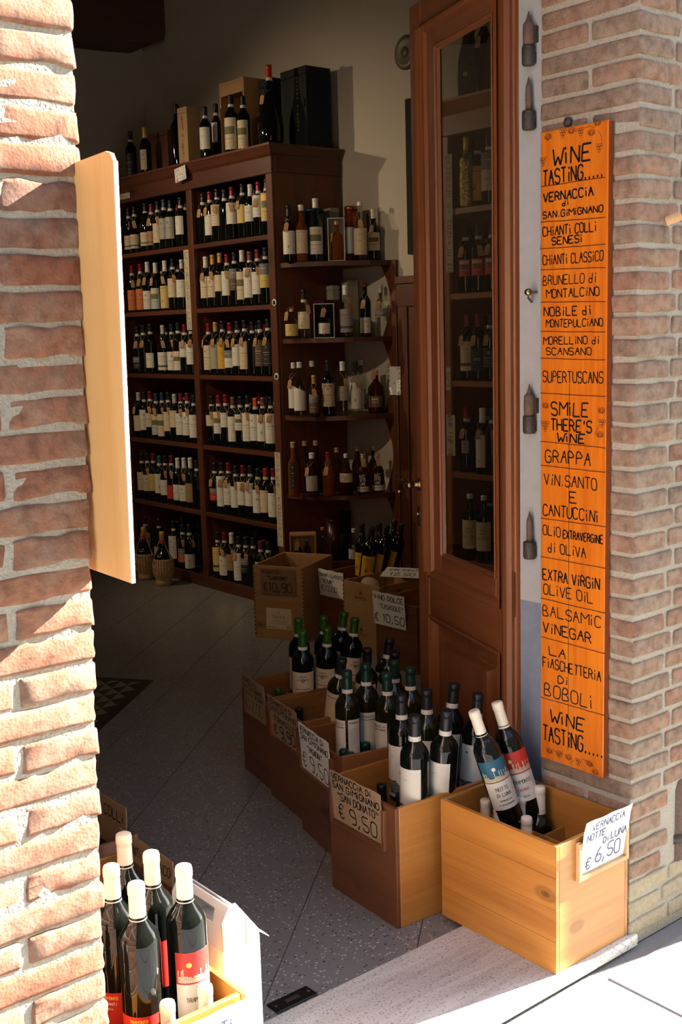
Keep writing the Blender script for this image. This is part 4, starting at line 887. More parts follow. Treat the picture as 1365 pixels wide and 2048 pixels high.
def openbox(px,y,zi,w,h,out,inn,lab,rz=-42,d=.08):
    P=onshelf(px,y,zi); t=thing('display_box',lab,'box',P,rad(rz)); e=.004
    b=MB(); b.bbox(-w/2,w/2,d/2-e,d/2,0,h,inn,.001); b.build('back',t)
    for a in ((-w/2,-w/2+e,-d/2,d/2-e,0,h),(w/2-e,w/2,-d/2,d/2-e,0,h),(-w/2+e,w/2-e,-d/2,d/2-e,h-e,h),(-w/2+e,w/2-e,-d/2,d/2-e,0,e)):
        b=MB(); b.box(*a,out); b.build('side',t)
    return P,rad(rz)
P,rz=openbox(673,5.12,0,.094,.235,plain('cream_carton',(.55,.52,.44),.6),GREYB,'open pale box holding an amber bottle on corner unit top')
bottle('amber spirit bottle standing inside the open pale box on corner unit top',(P[0],P[1],P[2]+.005),rz,'slim',h=.215,rs=1.12,glass=GAMBER,cap='c',caplen=.02,band=False,style=None,tagang=-.8,group='spirits on the corner shelves')
# second shelf
cb(583,5.25,1,'small squat bottle with cork and bright yellow label, second corner shelf',kind='round',rs=.85,h=.165,glass=GCLEAR,cap='c',caplen=.014,band=False,style='splash',col='y',lz=(.1,.5),hw=1.2,tagang=-.5)
cb(608,5.22,1,'slim bottle with cream label and dark capsule, second corner shelf',kind='slim',rs=1.15,h=.27,glass=GCLEAR,cap='k',caplen=.06,style='low',col='c',lz=(.2,.55),hw=1.2,tagang=.7)
P,rz=openbox(648,5.13,1,.115,.19,plain('cream_edge',(.55,.52,.44),.6),BLK,'open black display box with pale edges on second corner shelf',-40)
bottle('square shouldered decanter with red neck inside the open black box',(P[0],P[1],P[2]+.005),rz,'squat',h=.155,rs=.82,glass=GDARK,cap='c',caplen=.018,band=False,style='splash',col='w',lz=(.12,.5),hw=.8,tagang=0.0,group='spirits on the corner shelves')
cart(654,5.30,1,.10,.12,.215,MAR,'maroon carton behind the open black box, second corner shelf')
cart(667,5.33,1,.05,.07,.30,GREYB,'tall grey carton at back of second corner shelf')
cart(701,5.22,1,.07,.07,.325,BEIG,'tall beige carton in the middle of second corner shelf')
cb(692,5.06,1,'clear grappa bottle with pale banded label, second corner shelf',kind='slim',rs=1.25,h=.285,glass=GCLEAR,cap='p',caplen=.05,band=False,style='band',col='g',lz=(.1,.55),hw=1.3,tagang=.8)
cb(731,5.045,1,'dark bottle with red top and low pink label, second corner shelf',kind='bord',rs=.85,h=.30,glass=GDARK,cap='r',caplen=.02,band=False,style='splash',col='w',lz=(.07,.36),hw=1.2,tagang=-.1)
cb(762,5.005,1,'clear slender bottle with red printed label, rightmost on second corner shelf',kind='slim',rs=1.1,h=.285,glass=GCLEAR,cap='s',caplen=.04,band=False,style='band',col='g',lz=(.38,.55),hw=1.2,tagang=-.2)
# third shelf
cb(588,5.29,2,'pale spirit bottle with curved cream label, back left of third corner shelf',kind='slim',rs=1.1,h=.30,glass=GCLEAR,cap='p',caplen=.03,band=False,style='curve',col='w',lz=(.15,.6),hw=1.2,tagang=-.4)
cb(600,5.20,2,'pale spirit bottle with curved cream label, front left of third corner shelf',kind='slim',rs=1.2,h=.305,glass=GCLEAR,cap='p',caplen=.03,band=False,style='curve',col='w',lz=(.12,.55),hw=1.2)
cb(628,5.13,2,'small bottle with gold capsule and dark red label, third corner shelf',kind='bord',rs=.8,h=.23,glass=GBROWN,cap='gd',caplen=.055,band=False,style='dark',col='br',lz=(.1,.55),tagang=.1)
cb(657,5.10,2,'dark bottle with large cream crest label, third corner shelf',kind='bord',rs=.95,h=.31,cap='k',style=None,band=False)
bottle_last=ALL[-1]
obj('label',m_label('bord',round(.31/.298,3),.95,'crest','c',.055,.185,1.3,(('NiPOZZANO',0,.88,.050,.010,.0014,None),)),bottle_last)
cb(686,5.08,2,'clear bottle with pale blue band label, third corner shelf',kind='slim',rs=1.2,h=.30,glass=GCLEAR,cap='p',caplen=.05,band=False,style='low',col='g',lz=(.28,.55),hw=1.3,tagang=.5)
cb(712,5.045,2,'clear bottle with black capsule and tall white label, third corner shelf',kind='slim',rs=1.15,h=.295,glass=GCLEAR,cap='k',caplen=.05,band=False,style='cross',col='w',lz=(.12,.62),hw=1.2,tagang=.3)
cb(752,5.03,2,'big round shouldered amber decanter bottle, rightmost on third corner shelf',kind='squat',rs=.95,h=.24,glass=GBROWN,cap='c',caplen=.022,band=False,style='word',col='br',lz=(.15,.42),hw=.9,words=(('GiARE',0,.72,.04,.011,.0022,LW),('DiSTiLLERiA',0,.45,.04,.006,.001,LW)),tagang=0.0)
cb(625,5.28,2,'tall clear bottle at the back of third corner shelf',kind='slim',rs=1.1,h=.305,glass=GCLEAR,cap='p',caplen=.03,band=False,style=None)
cb(722,5.2,2,'grey labelled clear bottle at the back of third corner shelf',kind='slim',rs=1.1,h=.30,glass=GCLEAR,cap='p',caplen=.03,band=False,style='low',col='g',lz=(.15,.45))
# fourth shelf
cb(587,5.24,3,'slim amber bottle with white script, leftmost on fourth corner shelf',kind='slim',rs=1.1,h=.31,glass=GAMBER,cap='c',caplen=.03,band=False,style='plain',col='k',lz=(.15,.65),hw=.5)
cb(624,5.14,3,'brown bottle with pale grey square label, fourth corner shelf',kind='slim',rs=1.25,h=.25,glass=GBROWN,cap='p',caplen=.03,band=False,style='splash',col='g',lz=(.15,.5),hw=1.1,tagang=-.5)
cb(657,5.09,3,'amber bottle with red cork top and kraft tag, fourth corner shelf',kind='slim',rs=1.25,h=.25,glass=GAMBER,cap='r',caplen=.03,band=False,style=None,tagang=-.1)
cb(692,5.045,3,'dark brown bottle with cream label reading 98, fourth corner shelf',kind='round',rs=.85,h=.235,glass=GBROWN,cap='p',caplen=.02,band=False,style='word',col='c',lz=(.33,.55),hw=1.3,words=(('98',0,.45,.024,.022,.0018,LINK),))
for px,y,w in ((726,5.02,'left'),(756,4.995,'right')):
    cb(px,y,3,'dark bottle lettered with diciotto lune and low white label, %s one of the pair'%w,kind='round',rs=.80,h=.225,glass=GBROWN,cap='c',caplen=.02,band=False,style='plain',col='w',lz=(.06,.2),hw=1.3,tagang=.1)
    t=ALL[-1]; b=MB(); fnc=cyl(.0365); fn=lambda u,v:fnc(u,v,.0006)
    for i,wd in enumerate(('DiCC','OTTO','LUNE')): write(b,wd,-.018,.094-.021*i,.036,.016,.0024,LW,fn,.1)
    b.build('lettering',t)
for px,y,w in ((610,5.31,'tall, leftmost'),(632,5.27,'tall, second'),(674,5.24,'short, middle'),(715,5.2,'short, second from right'),(748,5.15,'short, rightmost')):
    cb(px,y,3,'cork topped spirit bottle in back row of fourth corner shelf, '+w,kind='slim',rs=1.1,h=.30 if px<640 else .25,glass=GBROWN,cap='c',caplen=.025,band=False,style=None)
# lowest corner shelf
P=onshelf(606,5.14,4); t=thing('wooden_gift_case','small open fronted wooden case with little bottles, lowest corner shelf','case',P,rad(-38))
for a in ((-.075,-.066,-.05,.05,0,.19),(.066,.075,-.05,.05,0,.19),(-.066,.066,-.05,.05,.181,.19),(-.066,.066,-.05,.05,0,.009),(-.066,.066,.042,.05,.009,.181)):
    b=MB(); b.bbox(*a,RAWP,.001); b.build('panel',t)
for dx,l in ((-.03,'left'),(.022,'right')):
    q=Matrix.Rotation(rad(-38),3,'Z')@Vector((dx,-.005,0)); bottle('tiny bottle with white label inside wooden case, %s one'%l,(P[0]+q.x,P[1]+q.y,P[2]+.0095),rad(-38),'round',h=.15,rs=.5,glass=GBROWN,cap='s',caplen=.015,band=False,style='low',col='w',lz=(.05,.4),group='little bottles in the wooden case',tagang=0.0 if dx<0 else None)
cb(646,5.06,4,'swing top bottle with orange stopper and kraft tag, lowest corner shelf',kind='slim',rs=.9,h=.22,glass=GCLEAR,cap='o',caplen=.012,band=False,style='plain',col='t',lz=(.02,.3))
tube('dark_canister','tall dark copper canister, left one on the lowest corner shelf',668,5.16,4,.04,.24,plain('dark_copper',(.05,.02,.015),.3,.4),cat='canister')
tube('dark_canister','taller black canister, right one on the lowest corner shelf',690,5.19,4,.038,.27,BLK,cat='canister')
cb(708,5.03,4,'clear jar like bottle half hidden behind yellow labelled bottles, lowest corner shelf',kind='slim',rs=1.1,h=.19,glass=GCLEAR,cap='s',caplen=.02,band=False,style='low',col='g',lz=(.1,.4))
# ---------------------------------------------------------------- goods in the cabinet behind the glass door
def gb(px,si,lab,x=4.0,**k):
    P=onx(px,{-1:120,0:330,1:500,2:700,3:860,4:1050}[si],x); z=ZTOP if si<0 else SH[si]
    a=dict(h=.31,yaw=rad(-60),cat='bottle',group='bottles behind the glass door'); a.update(k); return bottle(lab,(x,P.y,z),**a)
gb(969,-1,'dark bottle with capsule beside the bird shaped decanter on top of the second cabinet',h=.36,rs=1.1,style=None,tagang=-.3)
FOIL=plain('gold_foil',(.55,.38,.14),.25,.9,bump=.01,bs=60)
gb(934,0,'crinkled gold foil wrapped bottle seen through the door glass',glass=FOIL,cap='gd',style=None,band=False,h=.32)
gb(956,0,'gold labelled bottle beside the foil wrapped one behind door glass',glass=GBROWN,cap='k',style='gold',col='gold',lz=(.1,.6),x=4.04)
gb(979,0,'dark bottle with cream label at the right edge of the door glass',style='dark',col='c',lz=(.2,.75))
gb(910,0,'dark bottle at the left edge of first shelf behind the door glass',style='low',col='c',lz=(.1,.4),x=4.06)
gb(932,1,'dark bottle with sunset picture label, left, behind door glass',style='pic',col='rd',lz=(.25,.5),tagang=-.2,hw=.8)
gb(958,1,'dark bottle with sunset picture label, middle, behind door glass',style='pic',col='rd',lz=(.25,.5),tagang=.3,hw=.8)
gb(985,1,'dark bottle with sunset picture label, right, behind door glass',style='pic',col='rd',lz=(.25,.5),tagang=-.2,hw=.8)
gb(936,2,'red capped bottle with cream landscape label behind door glass',cap='r',style='band',col='c',lz=(.15,.6),tagang=-.5,hw=.9,band=False)
gb(958,2,'red capped bottle with black label lettered atto behind door glass',cap='r',style='word',col='k',lz=(.15,.5),words=(('ATTO',0,.5,.03,.012,.002,LW),),tagang=-.3,band=False)
gb(982,2,'dark bottle with tilted tag at right edge of the door glass',cap='k',style='crest',col='k',lz=(.2,.5),tagang=-.2)
gb(934,3,'red capped dark bottle with small shield label behind door glass',cap='r',style='crest',col='g',lz=(.3,.5),hw=.5,tagang=-.2)
gb(966,3,'bottle with long white label behind door glass',cap='p',style='low',col='w',lz=(.1,.6),hw=.8,tagang=-.2)
gb(986,3,'dark bottle beside the long white labelled one behind door glass',cap='k',style=None,tagang=0.2)
for px,w in ((941,'left'),(969,'right')):
    gb(px,4,'dark bottle with cream label lettered salvioni behind door glass, %s one'%w,cap='p',caplen=.02,band=False,style='word',col='y' if 0 else 'c',lz=(.18,.62),hw=1.2,words=(('SALViONi',0,.42,.062,.012,.0018,LINK),('ROSSO Di',.0,.72,.03,.007,.001,LINK),('MONTALCiNO',0,.6,.04,.006,.001,LINK)),h=.32)
for si in (1,2,3,4):
    for px in (945,975,1000,1025): 
        P=onx(px,500,4.16); bottle('dark bottle in the back row of the %s shelf behind the door glass'%shn[si],(4.16,P.y,SH[si]),rad(-60),h=.31,style='plain' if si<4 else None,col='c',lz=(.3,.5),cap='k' if px%2 else 'r',group='back bottles behind the glass door, %s shelf'%shn[si],seg=10)
strip('paper_strip','tall white paper strip lettered brunello di montalcino behind door glass',XF-.001,892,906,308,545,CARDY,'BRUNELLO Di MONTALCiNO',sw=.003)
strip('paper_strip','cream paper strip lettered easy tasting behind door glass',XF-.001,893,911,830,911,CARDY,'EASY TASTiNG',sw=.003)
strip('paper_strip','short worn paper strip with one letter on the cabinet behind door glass',XF-.001,893,902,735,780,CARDY,'S',sw=.003)
# animal shaped dark decanter
DB=plain('dark_wicker_glass',(.012,.016,.02),.4,bump=.004,bs=120)
P=onx(938,120,4.02); t=thing('bird_decanter','black decanter shaped like a crested bird head on top of the second cabinet','decanter',(4.02,P.y,ZTOP),rad(-65))
b=MB(); b.lathe([(.045,0),(.052,.01),(.054,.12),(.050,.22),(.040,.27),(.031,.30),(.029,.35),(.034,.38),(.041,.41),(.038,.44),(.022,.465),(.0005,.47)],DB,18); b.build('body',t)
b=MB(); b.tube([(.01,-.02,.43),(.04,-.03,.425),(.066,-.035,.41),(.072,-.035,.405)],.014,DB,8); b.build('beak',t)
b=MB(); b.tube([(-.03,0,.45),(-.01,0,.478),(.012,0,.47),(.022,0,.487)],.009,DB,6); b.build('crest',t)
b=MB(); fnc=cyl(.0535); b.add([fnc(.012*math.cos(i*.6),.13+.012*math.sin(i*.6),.001) for i in range(10)],[tuple(range(10))],LGOLD); b.build('medallion',t)
for ch in t.children: ch.scale=(.95,.95,.82)
# ---------------------------------------------------------------- straw flasks on the floor
def fiasco(px,py,lab,s=1.0,yaw=-60):
    P=onz(px,py,0); P=Vector((P.x,P.y+.05,0)); t=thing('straw_flask',lab,'flask',(P.x,P.y,0),rad(yaw),'straw covered flasks on the floor')
    b=MB(); b.lathe([(.046,.0),(.052,.008),(.055,.022),(.050,.034),(.046,.040),(.060,.06),(.070,.095),(.070,.13),(.063,.165),(.060,.176)],STRAW,24)
    for k in range(24):
        a=k*math.pi/12; b.tube([(r_*math.cos(a),r_*math.sin(a),z) for r_,z in ((.047,.042),(.061,.062),(.071,.098),(.071,.13),(.064,.17))],.0032,STRAW,4)
    b.build('straw_cover',t)
    b=MB(); b.lathe([(.058,.172),(.055,.186),(.042,.215),(.029,.24),(.019,.262),(.0155,.285),(.015,.325)],GDARK,20); b.build('glass_neck',t)
    b=MB(); b.lathe([(.0165,.285),(.0162,.318),(.017,.319),(.017,.352),(.015,.355),(.0005,.355)],CAP('y'),14); b.build('capsule',t)
    b=MB(); b.lathe([(.0172,.278),(.0170,.300)],PAP('r'),14,cap=False); b.build('neck_band',t)
    b=MB(); rr_=.052
    pts=[(.022*math.cos(a)-0,.212+.017*math.sin(a)) for a in [i*.5236 for i in range(12)]]
    b.add([(math.sin(u/.045)*(.0475-(v-.2)*.62),-math.cos(u/.045)*(.0475-(v-.2)*.62)-.002,v) for u,v in pts],[tuple(range(12))],PAP('c')); b.ribbon([(-.012,.21),(0,.211),(.012,.21)],.004,LINK,lambda u,v:(math.sin(u/.045)*(.0485-(v-.2)*.62),-math.cos(u/.045)*(.0485-(v-.2)*.62)-.003,v)); b.build('label',t)
    b=MB(); b.tube([(.062,0,.165),(.048,-.012,.22),(.024,-.01,.275),(.016,0,.30)],.002,STRING,4); b.tube([(-.062,0,.165),(-.048,-.012,.22),(-.024,-.01,.275),(-.016,0,.30)],.002,STRING,4); b.build('string',t)
    for ch in t.children: ch.scale=(s,s,s)
fiasco(337,1172,'straw covered flask of red wine, rightmost of the three on the floor',1.0)
fiasco(300,1160,'straw covered flask of red wine, middle one of the three on the floor',1.0)
fiasco(268,1157,'straw covered flask of red wine, partly hidden by the wooden board',1.0)
# ================================================================ CRATES OF BOTTLES
def crate(lab,x,y,phi,D,Wd,H,mx,my,z0=0,t_=.012,name='wine_crate',joints=False,dividers=True,cat='crate',group=None,planks=False):
    """origin = near-left bottom corner; local +x = depth away from the aisle, +y = along the aisle"""
    t=thing(name,lab,cat,(x,y,z0),rad(phi),group)
    def p(n,*a,m=mx,be=.0015):
        b=MB(); b.bbox(*a,m,be); return b.build(n,t)
    if planks:
        for k in range(4):
            e=.0003*(k%2); p('plank',e,t_+e,.0,Wd,H*k/4+.0002,H*(k+1)/4-.0002,be=.0005)
        p('panel',D-t_,D,0,Wd,0,H)
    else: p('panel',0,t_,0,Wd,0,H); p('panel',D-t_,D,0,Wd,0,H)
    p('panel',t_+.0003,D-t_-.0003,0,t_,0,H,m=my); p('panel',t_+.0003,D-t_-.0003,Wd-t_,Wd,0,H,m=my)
    p('bottom',t_,D-t_,t_,Wd-t_,.004,.014,m=my)
    if dividers:
        p('divider',t_,D-t_,Wd/2-.0015,Wd/2+.0015,.014,H*.72,m=my,be=.0004)
        for k in(1,2): p('divider',t_+(D-2*t_)*k/3-.0015,t_+(D-2*t_)*k/3+.0015,t_,Wd-t_,.014,H*.72,m=my,be=.0004)
    if joints:
        JM=plain('end_grain',(.13,.06,.025),.7)
        for k in range(int(H/.022)):
            z=.006+k*.022; b=MB(); b.box(-.0007,.0006,-.0007,.009,z,z+.011,JM); b.box(-.0007,.0006,Wd-.009,Wd+.0007,z+.011,z+.021,JM); b.build('finger_joint',t)
    return t
def holder(t,u0,u1,z0,z1,m,axis='y',W_=0):
    """thin wooden ledge holding a card on the aisle face"""
    for a in ((u0-.012,u0,z0-.012,z1),(u1,u1+.012,z0-.012,z1),(u0,u1,z0-.012,z0)):
        b=MB()
        if axis=='y': b.bbox(-.013,-.0002,a[0],a[1],a[2],a[3],m,.001)
        else: b.bbox(a[0],a[1],-.013,-.0002,a[2],a[3],m,.001)
        b.build('card_holder',t)
def card(lab,M4,w,h,mat,lines,inkm=INK,name='price_card',bend=0.0,skew=0,cat='card'):
    """card in its own frame: u right, v up, facing -Y ; M4 places it"""
    t=thing(name,lab,cat,(0,0,0)); t.matrix_world=M4
    pts=[(0,0),(w*.5,-.0015),(w,.001),(w+skew,h*.55),(w+skew-.002,h*.97),(w*.97,h),(w*.4,h+.002),(.006,h),(0,h*.96)]
    bd=lambda u,v,q=0:(u,-.0012-q+bend*((v/h)**2),v)
    b=MB(); vs=[bd(u,v,0) for u,v in pts]; n=10; m_=6
    g=[(u,v) for v in [h*k/m_ for k in range(m_+1)] for u in [w*i/n for i in range(n+1)]]
    jit=lambda u,v:(u+(.0015*math.sin(v*90) if u>w*.9 or u<w*.1 else 0),v+(.0015*math.sin(u*70) if v>h*.9 else 0))
    fr=[bd(*jit(u,v),0) for u,v in g]; bk=[(p[0],p[1]+.0014,p[2]) for p in fr]; N_=len(fr); r_=n+1
    fs=[(j*r_+i,j*r_+i+1,(j+1)*r_+i+1,(j+1)*r_+i) for j in range(m_) for i in range(n)]
    b.add(fr+bk,fs+[tuple(N_+q for q in reversed(f)) for f in fs],mat,False)
    ed=[i for i in range(r_)]+[j*r_+n for j in range(1,m_+1)]+[m_*r_+i for i in range(n-1,-1,-1)]+[j*r_ for j in range(m_-1,0,-1)]
    b.add(fr+bk,[(ed[k],N_+ed[k],N_+ed[(k+1)%len(ed)],ed[(k+1)%len(ed)]) for k in range(len(ed))],mat); b.build('cardboard',t)
    b=MB(); fn=lambda u,v:bd(u,v,.0007)
    for tx,u,v,ww,hh,sw in lines: write(b,tx,u*w,v*h,ww*w,hh*h,sw,inkm,fn,.25)
    b.build('lettering',t); return t
def facem(t,axis='y',w=.2,u=0,z=0,off=.004,tilt=0):
    """matrix for a card on the aisle face of crate t; u measured from the far end towards the viewer's right"""
    B=Matrix.Translation(t.location)@Matrix.Rotation(t.rotation_euler.z,4,'Z')
    if axis=='y': return B@Matrix.Translation((-off,u,z))@Matrix.Rotation(rad(-90),4,'Z')@Matrix.Rotation(rad(tilt),4,'X')
    return B@Matrix.Translation((u,-off,z))@Matrix.Rotation(rad(tilt),4,'X')
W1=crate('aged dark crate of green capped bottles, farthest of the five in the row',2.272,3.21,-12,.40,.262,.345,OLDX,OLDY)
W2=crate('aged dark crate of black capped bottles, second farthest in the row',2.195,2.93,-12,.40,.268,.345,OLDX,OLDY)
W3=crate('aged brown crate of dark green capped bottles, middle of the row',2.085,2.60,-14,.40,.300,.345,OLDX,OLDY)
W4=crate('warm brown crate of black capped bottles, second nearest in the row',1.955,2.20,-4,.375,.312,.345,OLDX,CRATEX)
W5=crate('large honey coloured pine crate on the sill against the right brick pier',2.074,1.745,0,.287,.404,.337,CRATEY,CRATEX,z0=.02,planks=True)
for w_,a in ((W1,(.014,.21,.235,.33)),(W2,(.014,.23,.235,.33)),(W3,(.045,.27,.225,.33)),(W4,(.05,.285,.225,.33))): holder(w_,*a,OLDX)
holder(W5,.085,.262,.235,.325,plain('raw_ledge_wood',(.60,.38,.18),.6,var=.15,bs=40),axis='x')
card('worn kraft card priced 12,00 on the farthest crate of the row',facem(W1,u=.232,z=.236,off=.003,tilt=4),.215,.148,CARDK,[('VERNACCiA Di',.08,.83,.6,.12,.0032),('SAN GiMiGNANO',.05,.67,.85,.12,.0032),('"TENUTA LE CALCiNAiE"',.02,.51,.95,.11,.0028),('€12,00',.12,.12,.72,.30,.0036)])
card('worn kraft card priced 9,90 on the second farthest crate',facem(W2,u=.240,z=.236,off=.003,tilt=4),.235,.146,CARDK,[('VERNACCiA Di',.05,.83,.8,.12,.0036),('SAN GiMiGNANO',.05,.66,.9,.13,.0036),('"FORNACELLE"',.15,.44,.8,.13,.0034),('€',.12,.10,.14,.25,.004),('9,90',.36,.08,.52,.28,.006)])
card('clean white card priced 9,50 on the middle crate of the row',facem(W3,u=.272,z=.226,off=.003,tilt=4),.232,.156,CARDW,[('VERNACCiA Di',.04,.83,.8,.12,.0038),('SAN GiMiGNANO',.05,.67,.9,.12,.0038),('"VAGNONi"',.25,.47,.5,.13,.0036),('€ 9,50',.05,.07,.85,.31,.0042)])
card('brown kraft card priced 9,50 on the second nearest crate',facem(W4,u=.288,z=.226,off=.003,tilt=4),.240,.150,CARDK,[('VERNACCiA Di',.04,.84,.78,.12,.0040),('SAN GiMiGNANO',.04,.67,.92,.13,.0040),('"SAN DONATO"',.12,.46,.82,.15,.0040),('€ 9,50',.12,.08,.76,.29,.0046)])
card('curled white card priced 6,50 on the large honey coloured crate',facem(W5,axis='x',u=.082,z=.232,off=.003,tilt=5),.185,.150,CARDW,[('VERNACCiA',.16,.80,.70,.13,.0027),('NOTTE',.08,.62,.38,.12,.0030),('Di',.45,.46,.12,.11,.0030),('LUNA',.62,.47,.34,.14,.0030),('€',.10,.08,.12,.20,.0030),('6,50',.32,.14,.54,.27,.0036)],INKB,bend=-.010)
# ---- bottles in the crates
def inside(t,P,mg=.052):
    q=Matrix.Rotation(-t.rotation_euler.z,3,'Z')@(Vector(P)-t.location); return q
def place(t,D,Wd,pxy,zt,h,zb,lab,mg=.050,**k):
    T=onz(*pxy,zt); q=inside(t,T); q.x=max(mg,min(D-mg,q.x)); q.y=max(mg,min(Wd-mg,q.y)); Bp=Matrix.Rotation(t.rotation_euler.z,3,'Z')@Vector((q.x,q.y,0))+t.location; Bp.z=zb
    d=(T-Bp).normalized(); Bp=T-d*h
    q=inside(t,Bp)
    q.x=max(mg-.01,min(D-mg+.01,q.x)); q.y=max(mg-.01,min(Wd-mg+.01,q.y)); B2=Matrix.Rotation(t.rotation_euler.z,3,'Z')@Vector((q.x,q.y,0))+t.location; B2.z=Bp.z
    return bottle(lab,tuple(B2),h=h,top=tuple(T),seg=24,rs=1.07,**k)
L1_=None
def low(t,pxy,zt,lab,D,Wd,**k):
    T=onz(*pxy,zt); q=inside(t,T); mg=.052 if t is not L1_ else .03; q.x=max(mg,min(D-mg,q.x)); q.y=max(mg,min(Wd-.052,q.y)); q.z=.015; Bp=Matrix.Rotation(t.rotation_euler.z,3,'Z')@Vector((q.x,q.y,q.z))+t.location
    return bottle(lab,tuple(Bp),h=zt-Bp.z,rs=.95,seg=20,**k)
DO=[('Z',0)]
g1='green capped bottles in the farthest crate'
cal=(('TENUTA',0,.87,.026,.006,.0012,None),('LE CALCiNAiE',0,.78,.040,.006,.0012,None),('VERNACCiA Di',0,.30,.036,.004,.0009,None),('SAN GiMiGNANO',0,.22,.04,.004,.0009,None))
for i,(p,l,y) in enumerate((((597,1237),'green capped bottle, front left pair, the one farther back, in the farthest crate',-58),((605.5,1262),'green capped bottle with full cream crest label, nearest in the farthest crate',-38),((648,1232),'green capped bottle at back middle of the farthest crate',-60),((655,1256),'green capped bottle with its crest label turned left, middle of the farthest crate',-62),((689,1225),'green capped bottle tallest in view at the back of the farthest crate',-60),((711,1236),'green capped bottle with label side turned right, right end of the farthest crate',-10))):
    place(W1,.40,.262,p,.56,.305,.255,l,yaw=rad(y),cap='g',caplen=.062,style='crest',col='c',lz=(.12,.53),hw=1.2,words=cal,group=g1)
for p,w in (((557,1377),'left'),((584,1392),'middle'),((630,1386),'right')): low(W1,p,.33,'green capsule of a low bottle in the farthest crate, %s one'%w,.40,.262,cap='g',style=None,group=g1)
g2='black capped bottles in the second farthest crate'
for p,l,y in (((685,1317),'black capped bottle with oval drawing label, second farthest crate',-50),((735,1297),'black capped bottle at the back left of second farthest crate',-60),((780,1278),'black capped bottle leaning to the right at the back of second farthest crate',-60),((791,1304),'black capped bottle hidden behind the leaning one, second farthest crate',-60)):
    place(W2,.40,.268,p,.55,.305,.245,l,yaw=rad(y),cap='k',caplen=.06,style='sun' if p[0]==685 else 'crest',col='c',lz=(.10,.62),group=g2,glass=GOLIVE)
for p,w in (((598,1416),'left'),((652,1453),'right')): low(W2,p,.325,'black capsule of a low bottle in second farthest crate, %s one'%w,.40,.268,cap='k',style=None,group=g2)
g3='dark green capped bottles in the middle crate'
vern=(('VERNACCiA',0,.90,.046,.006,.0012,None),('Di SAN GiMiGNANO',0,.82,.050,.005,.001,None),)
for p,l,y in (((694,1342),'dark green capped bottle with back label and square code, nearest in the middle crate',-95),((732,1328),'dark green capped bottle with vernaccia label, centre of middle crate',-40),((774,1346),'dark green capped bottle with narrow label turned left, middle crate',-88),((789,1322),'dark green capped bottle at the back of middle crate',-60),((821,1336),'dark green capped bottle, rightmost in the middle crate',-75)):
    t=place(W3,.40,.30,p,.565,.31,.25,l,yaw=rad(y),cap='dg',caplen=.062,style='word',col='w',lz=(.10,.52),hw=.75 if p[0]!=732 else 1.0,words=vern,group=g3,glass=GOLIVE)
    if p[0]==694:
        b=MB(); r=.0375*1.075; fnc=cyl(r); u0=r*.95
        vs=[]; patch(b,r,u0,u0+.042,.035,.163,PAP('w'))
        fn=lambda u,v:fnc(u,v,.0009)
        for k in range(9): b.ribbon([(u0+.004+.004*i,.085+.006*k) for i in range(8)],.0012,LGREY,fn)
        write(b,'VERNACCiA',u0+.004,.15,.034,.006,.0012,LINK,fn,.05)
        b.build('back_label',t)
for p,w in (((732,1486),'right'),((717,1518),'front'),((688,1500),'left')): low(W3,p,.33,'dark green capsule of a low bottle in middle crate, %s one'%w,.40,.30,cap='dg',style=None,group=g3)
g4='black capped bottles in the second nearest crate'
for p,l,y in (((803,1390),'black capped bottle with landscape label, left front in second nearest crate',-88),((830,1431),'black capped bottle with landscape label, front centre of second nearest crate',-84),((854,1380),'olive glass black capped bottle behind the front pair, second nearest crate',-20),((894,1421),'black capped bottle with landscape label, right front in second nearest crate',-84),((909,1368),'black capped bottle standing highest at the back of second nearest crate',-60),((957,1388),'black capped bottle leaning right behind the large pine crate',-40)):
    place(W4,.375,.312,p,.575,.315,.245,l,yaw=rad(y),cap='k',caplen=.062,style='hill',col='w',lz=(.06,.55),hw=1.15,group=g4,glass=GOLIVE if p[0]==854 else GDARK)
for p,w in (((764,1569),'left front'),((802,1586),'front'),((854,1580),'right'),((910,1564),'far right')): low(W4,p,.33,'black capsule of a low bottle in second nearest crate, %s one'%w,.375,.312,cap='k',style=None,group=g4)
g5='white capped bottles in the large pine crate'
T=onz(948,1422,.60); B_=onz(1022,1640,.29); d=(B_-T).normalized(); B_=T+d*.325
bottle('tilted bottle with blue night town label reading notte di luna, large pine crate',tuple(B_),rad(-30),'bord',.325,1.0,None,'w',.075,True,'nottel','w',(.15,.585),1.25,(('NOTTE',0,.42,.036,.010,.0016,None),('Di LUNA',0,.30,.040,.010,.0016,None),('VERNACCiA',0,.18,.034,.005,.001,None),('Di SAN GiMiGNANO',0,.10,.046,.004,.0009,None)),top=tuple(T),seg=28,group=g5)
T=onz(994,1405,.60); B_=onz(1062,1625,.29); d=(B_-T).normalized(); B_=T+d*.325
bottle('tilted bottle with red sunset town label reading tramonto, large pine crate',tuple(B_),rad(-38),'bord',.325,1.0,None,'w',.072,True,'tram','w',(.15,.585),1.25,(('TRAMONTO',0,.40,.050,.010,.0016,None),('CHiANTi',0,.24,.034,.008,.0012,LRED),('2014',0,.10,.018,.005,.001,None)),top=tuple(T),seg=28,group=g5)
for p,zt,l in (((939.5,1587),.335,'white capsule beside the left inner side of the large pine crate'),((998,1612),.335,'white capsule in front of the tilted night town bottle'),((1044,1594),.345,'white capsule right of the tilted bottles, large pine crate'),((1054,1635),.335,'nearest white capsule, against the front edge of large pine crate'),((1087,1571),.37,'whole necked white capped bottle standing alone near divider, large pine crate')):
    low(W5,p,zt,l,.287,.404,cap='w',caplen=.066,style=None,group=g5)
